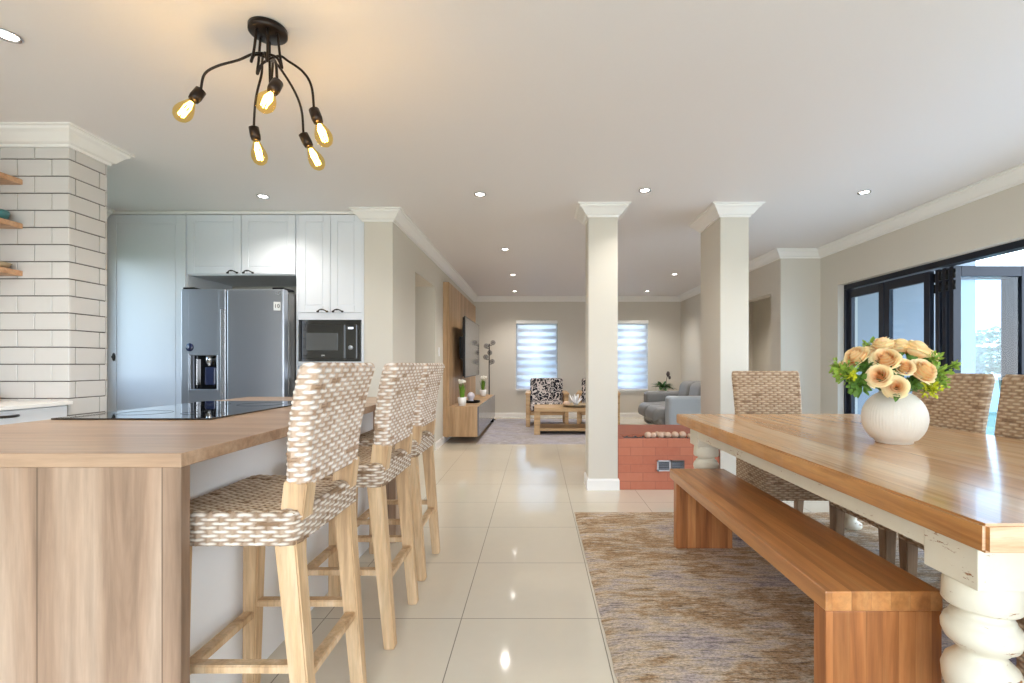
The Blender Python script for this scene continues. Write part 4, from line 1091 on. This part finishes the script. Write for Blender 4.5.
# floor lamp with smoky globes
t = thing('floor_lamp', 'slim black floor lamp with smoky glass globes in the far corner', 'floor lamp', (-.95, 9.72, 0))
MB().lathe([(.0, 0), (.13, 0), (.13, .015), (.02, .03), (.0, .03)], (0, 0, 0), 32).build('base', black_m, t)
MB().tube([(0, 0, .02), (0, 0, 1.52)], .011, 10).build('pole', black_m, t)
for k, (dx, z) in enumerate(((-.06, 1.475), (.075, 1.54), (.01, 1.34), (-.07, 1.255), (.06, 1.165))):
    MB().tube([(0, 0, z-.05), (dx*.6, 0, z-.055), (dx, 0, z-.04)], .006, 8).build('arm', black_m, t)
    g = MB().sphere((dx, 0, z), .052, 20, 12).build('globe', glass_smoke, t)
    MB().sphere((dx, 0, z), .012, 12, 8).build('lamp_core', black_m, g)

# ------------------------------------------------------------------ coffee table and dish
t = thing('coffee_table', 'light oak coffee table with a lower shelf on the grey rug', 'coffee table', (0, 0, .011))
x0, x1, y0, y1 = -.045, .98, 7.63, 8.28
MB().box(x0, x1, y0, y1, .36, .42, .004).build('tabletop', cofw_m, t)
for x in (x0, x1-.095):
    for y in (y0, y1-.095): MB().box(x, x+.095, y, y+.095, 0, .36, .004).build('leg', cofw_m, t)
MB().box(x0+.02, x1-.02, y0+.02, y1-.02, .055, .095, .003).build('shelf', cofw_m, t)
t = tag(MB().lathe([(.0, 0), (.1, 0), (.2, .02), (.24, .042), (.235, .046), (.19, .028), (.0, .012)], (.63, 7.86, .431), 40).build('shallow_dish', beige_m), 'wide shallow dish on the coffee table', 'dish')
rnd = random.Random(3); b = MB()
for k in range(16):
    a = rnd.uniform(0, 2*PI); l = rnd.uniform(.04, .12); b.tube([(0, 0, .0), (.5*l*math.cos(a), .5*l*math.sin(a), .06), (l*math.cos(a), l*math.sin(a), .09+rnd.uniform(0, .10))], .016, 6, r1=.006)
tag(b.build('coral_ornament', coralw_m, loc=(.62, 7.84, .452)), 'white branching coral ornament in the shallow dish', 'ornament')
tag(MB().sphere((0, 0, 0), .05, 16, 10, (1.2, 1, .8)).build('shell', stone_m, loc=(.47, 7.78, .487)), 'pinkish shell in the shallow dish, left of the coral', 'shell')

# ------------------------------------------------------------------ armchairs
def armchair(lab, loc, rz):
    t = thing('armchair', lab, 'armchair', loc, rz, 'patterned armchairs by the window')
    for s in (-1, 1):
        b = MB(); x = s*.34
        b.box(x-.035, x+.035, -.36, -.29, 0, .56, .006); b.box(x-.035, x+.035, .28, .35, 0, .56, .006); b.box(x-.045, x+.045, -.38, .38, .56, .60, .008); b.box(x-.02, x+.02, -.3, .3, .12, .17, .004)
        b.build('arm_frame', cofw_m, t)
    MB().box(-.30, .30, -.33, .34, .2, .27, .01).build('seat_frame', cofw_m, t)
    MB().box(-.30, .30, -.36, .26, .27, .42, .05, 4).build('seat_cushion', pat_m, t)
    b = MB().box(-.31, .31, -.07, .09, .0, .48, .05, 4); 
    for v in b.bm.verts: v.co.y += v.co.z*.25
    b.build('back_cushion', pat_m, t, (0, .22, .36))
    return t
a1 = armchair('black and white patterned armchair with oak arms, left one under the blind', (.18, 8.95, .011), 0)
a2 = copy_tree(a1); a2.location = (1.12, 8.95, .011); a2.rotation_euler = (0, 0, -.12); a2['label'] = 'black and white patterned armchair mostly hidden behind the slim pillar'

# ------------------------------------------------------------------ sofa
t = thing('sofa', 'grey leather two-seater recliner sofa against the right wall', 'sofa', (0, 0, 0))
SX0, SX1, SY0, SY1 = 1.96, 2.98, 7.35, 9.05
MB().box(2.05, SX1, SY0+.06, SY1-.06, .05, .30, .03, 3).build('base', sofa_m, t)
MB().box(SX0+.02, 2.90, SY0, SY0+.25, .03, .625, .05, 4).build('armrest', sofab_m, t)
MB().box(SX0+.0, 2.90, SY1-.25, SY1, .03, .625, .08, 5).build('armrest', sofa_m, t)
ym = (SY0+SY1)/2
for y0, y1 in ((SY0+.26, ym-.003), (ym+.003, SY1-.26)):
    b = MB().box(1.80, 2.62, y0, y1, .26, .47, .085, 6)
    for v in b.bm.verts:
        if v.co.x < 2.0: v.co.z -= (2.0-v.co.x)*.35
    for f in b.bm.faces: f.smooth = True
    b.build('seat_cushion', sofa_m, t)
    b = MB().box(1.85, 2.0, y0+.01, y1-.01, .09, .30, .06, 5)
    for v in b.bm.verts: v.co.x += (.3-v.co.z)*.55
    for f in b.bm.faces: f.smooth = True
    b.build('footrest_panel', sofa_m, t)
    b = MB().box(2.48, 2.95, y0, y1, .40, .82, .10, 6)
    for v in b.bm.verts: v.co.x += (v.co.z-.4)*.18 if v.co.x < 2.7 else 0
    for f in b.bm.faces: f.smooth = True
    b.build('back_cushion', sofa_m, t)
MB().box(2.75, 2.99, SY0+.02, SY1-.02, .3, .74, .05, 4).build('back_frame', sofa_m, t)

# side stand and leafy plant
t = thing('plant_stand', 'small stand behind the sofa arm carrying the leafy plant', 'stand', (2.45, 9.55, 0))
MB().lathe([(.0, .5), (.17, .5), (.17, .53), (.0, .53)], (0, 0, 0), 32).build('top', cofw_m, t)
for k in range(3): a = k*2*PI/3; MB().beam((.13*math.cos(a), .13*math.sin(a), .5), (.17*math.cos(a), .17*math.sin(a), 0), .03, .022).build('leg', cofw_m, t)
t = thing('potted_plant', 'leafy dark green plant on the stand behind the grey sofa', 'potted plant', (2.45, 9.55, .53))
MB().lathe([(.0, 0), (.09, 0), (.12, .13), (.11, .13), (.10, .11), (.0, .11)], (0, 0, 0), 28).build('pot', ceramic_m, t)
rnd = random.Random(12); V = []; F = []
for k in range(34):
    a = rnd.uniform(0, 2*PI); L = rnd.uniform(.16, .30); el = rnd.uniform(.15, 1.2); w = rnd.uniform(.03, .05)
    d = Vector((math.cos(a)*math.cos(el), math.sin(a)*math.cos(el), math.sin(el))); s = Vector((-math.sin(a), math.cos(a), 0)); n = d.cross(s)
    b0 = Vector((0, 0, .11)); i = len(V)
    pt = lambda u, q, dz: b0+d*L*u+s*w*q+Vector((0, 0, -.10*u*u*L/.3))+n*dz
    V += [pt(.0, 0, 0), pt(.45, 1, .01), pt(.45, 0, 0), pt(.45, -1, .01), pt(.8, .75, .01), pt(.8, 0, 0), pt(.8, -.75, .01), pt(1.05, 0, 0)]
    F += [(i, i+1, i+2), (i, i+2, i+3), (i+1, i+4, i+5, i+2), (i+2, i+5, i+6, i+3), (i+4, i+7, i+5), (i+5, i+7, i+6)]
raw('leaves', V, F, plantd_m, t)
b = MB(); b.tube([(.06, 0, .1), (.08, 0, .3), (.1, 0, .36)], .006, 6)
b.sphere((.11, 0, .39), .035, 14, 10, (1, 1, 1.6)); b.sphere((.14, .0, .32), .025, 12, 8, (1, 1, 1.4)); b.build('plume', plume_m, t)
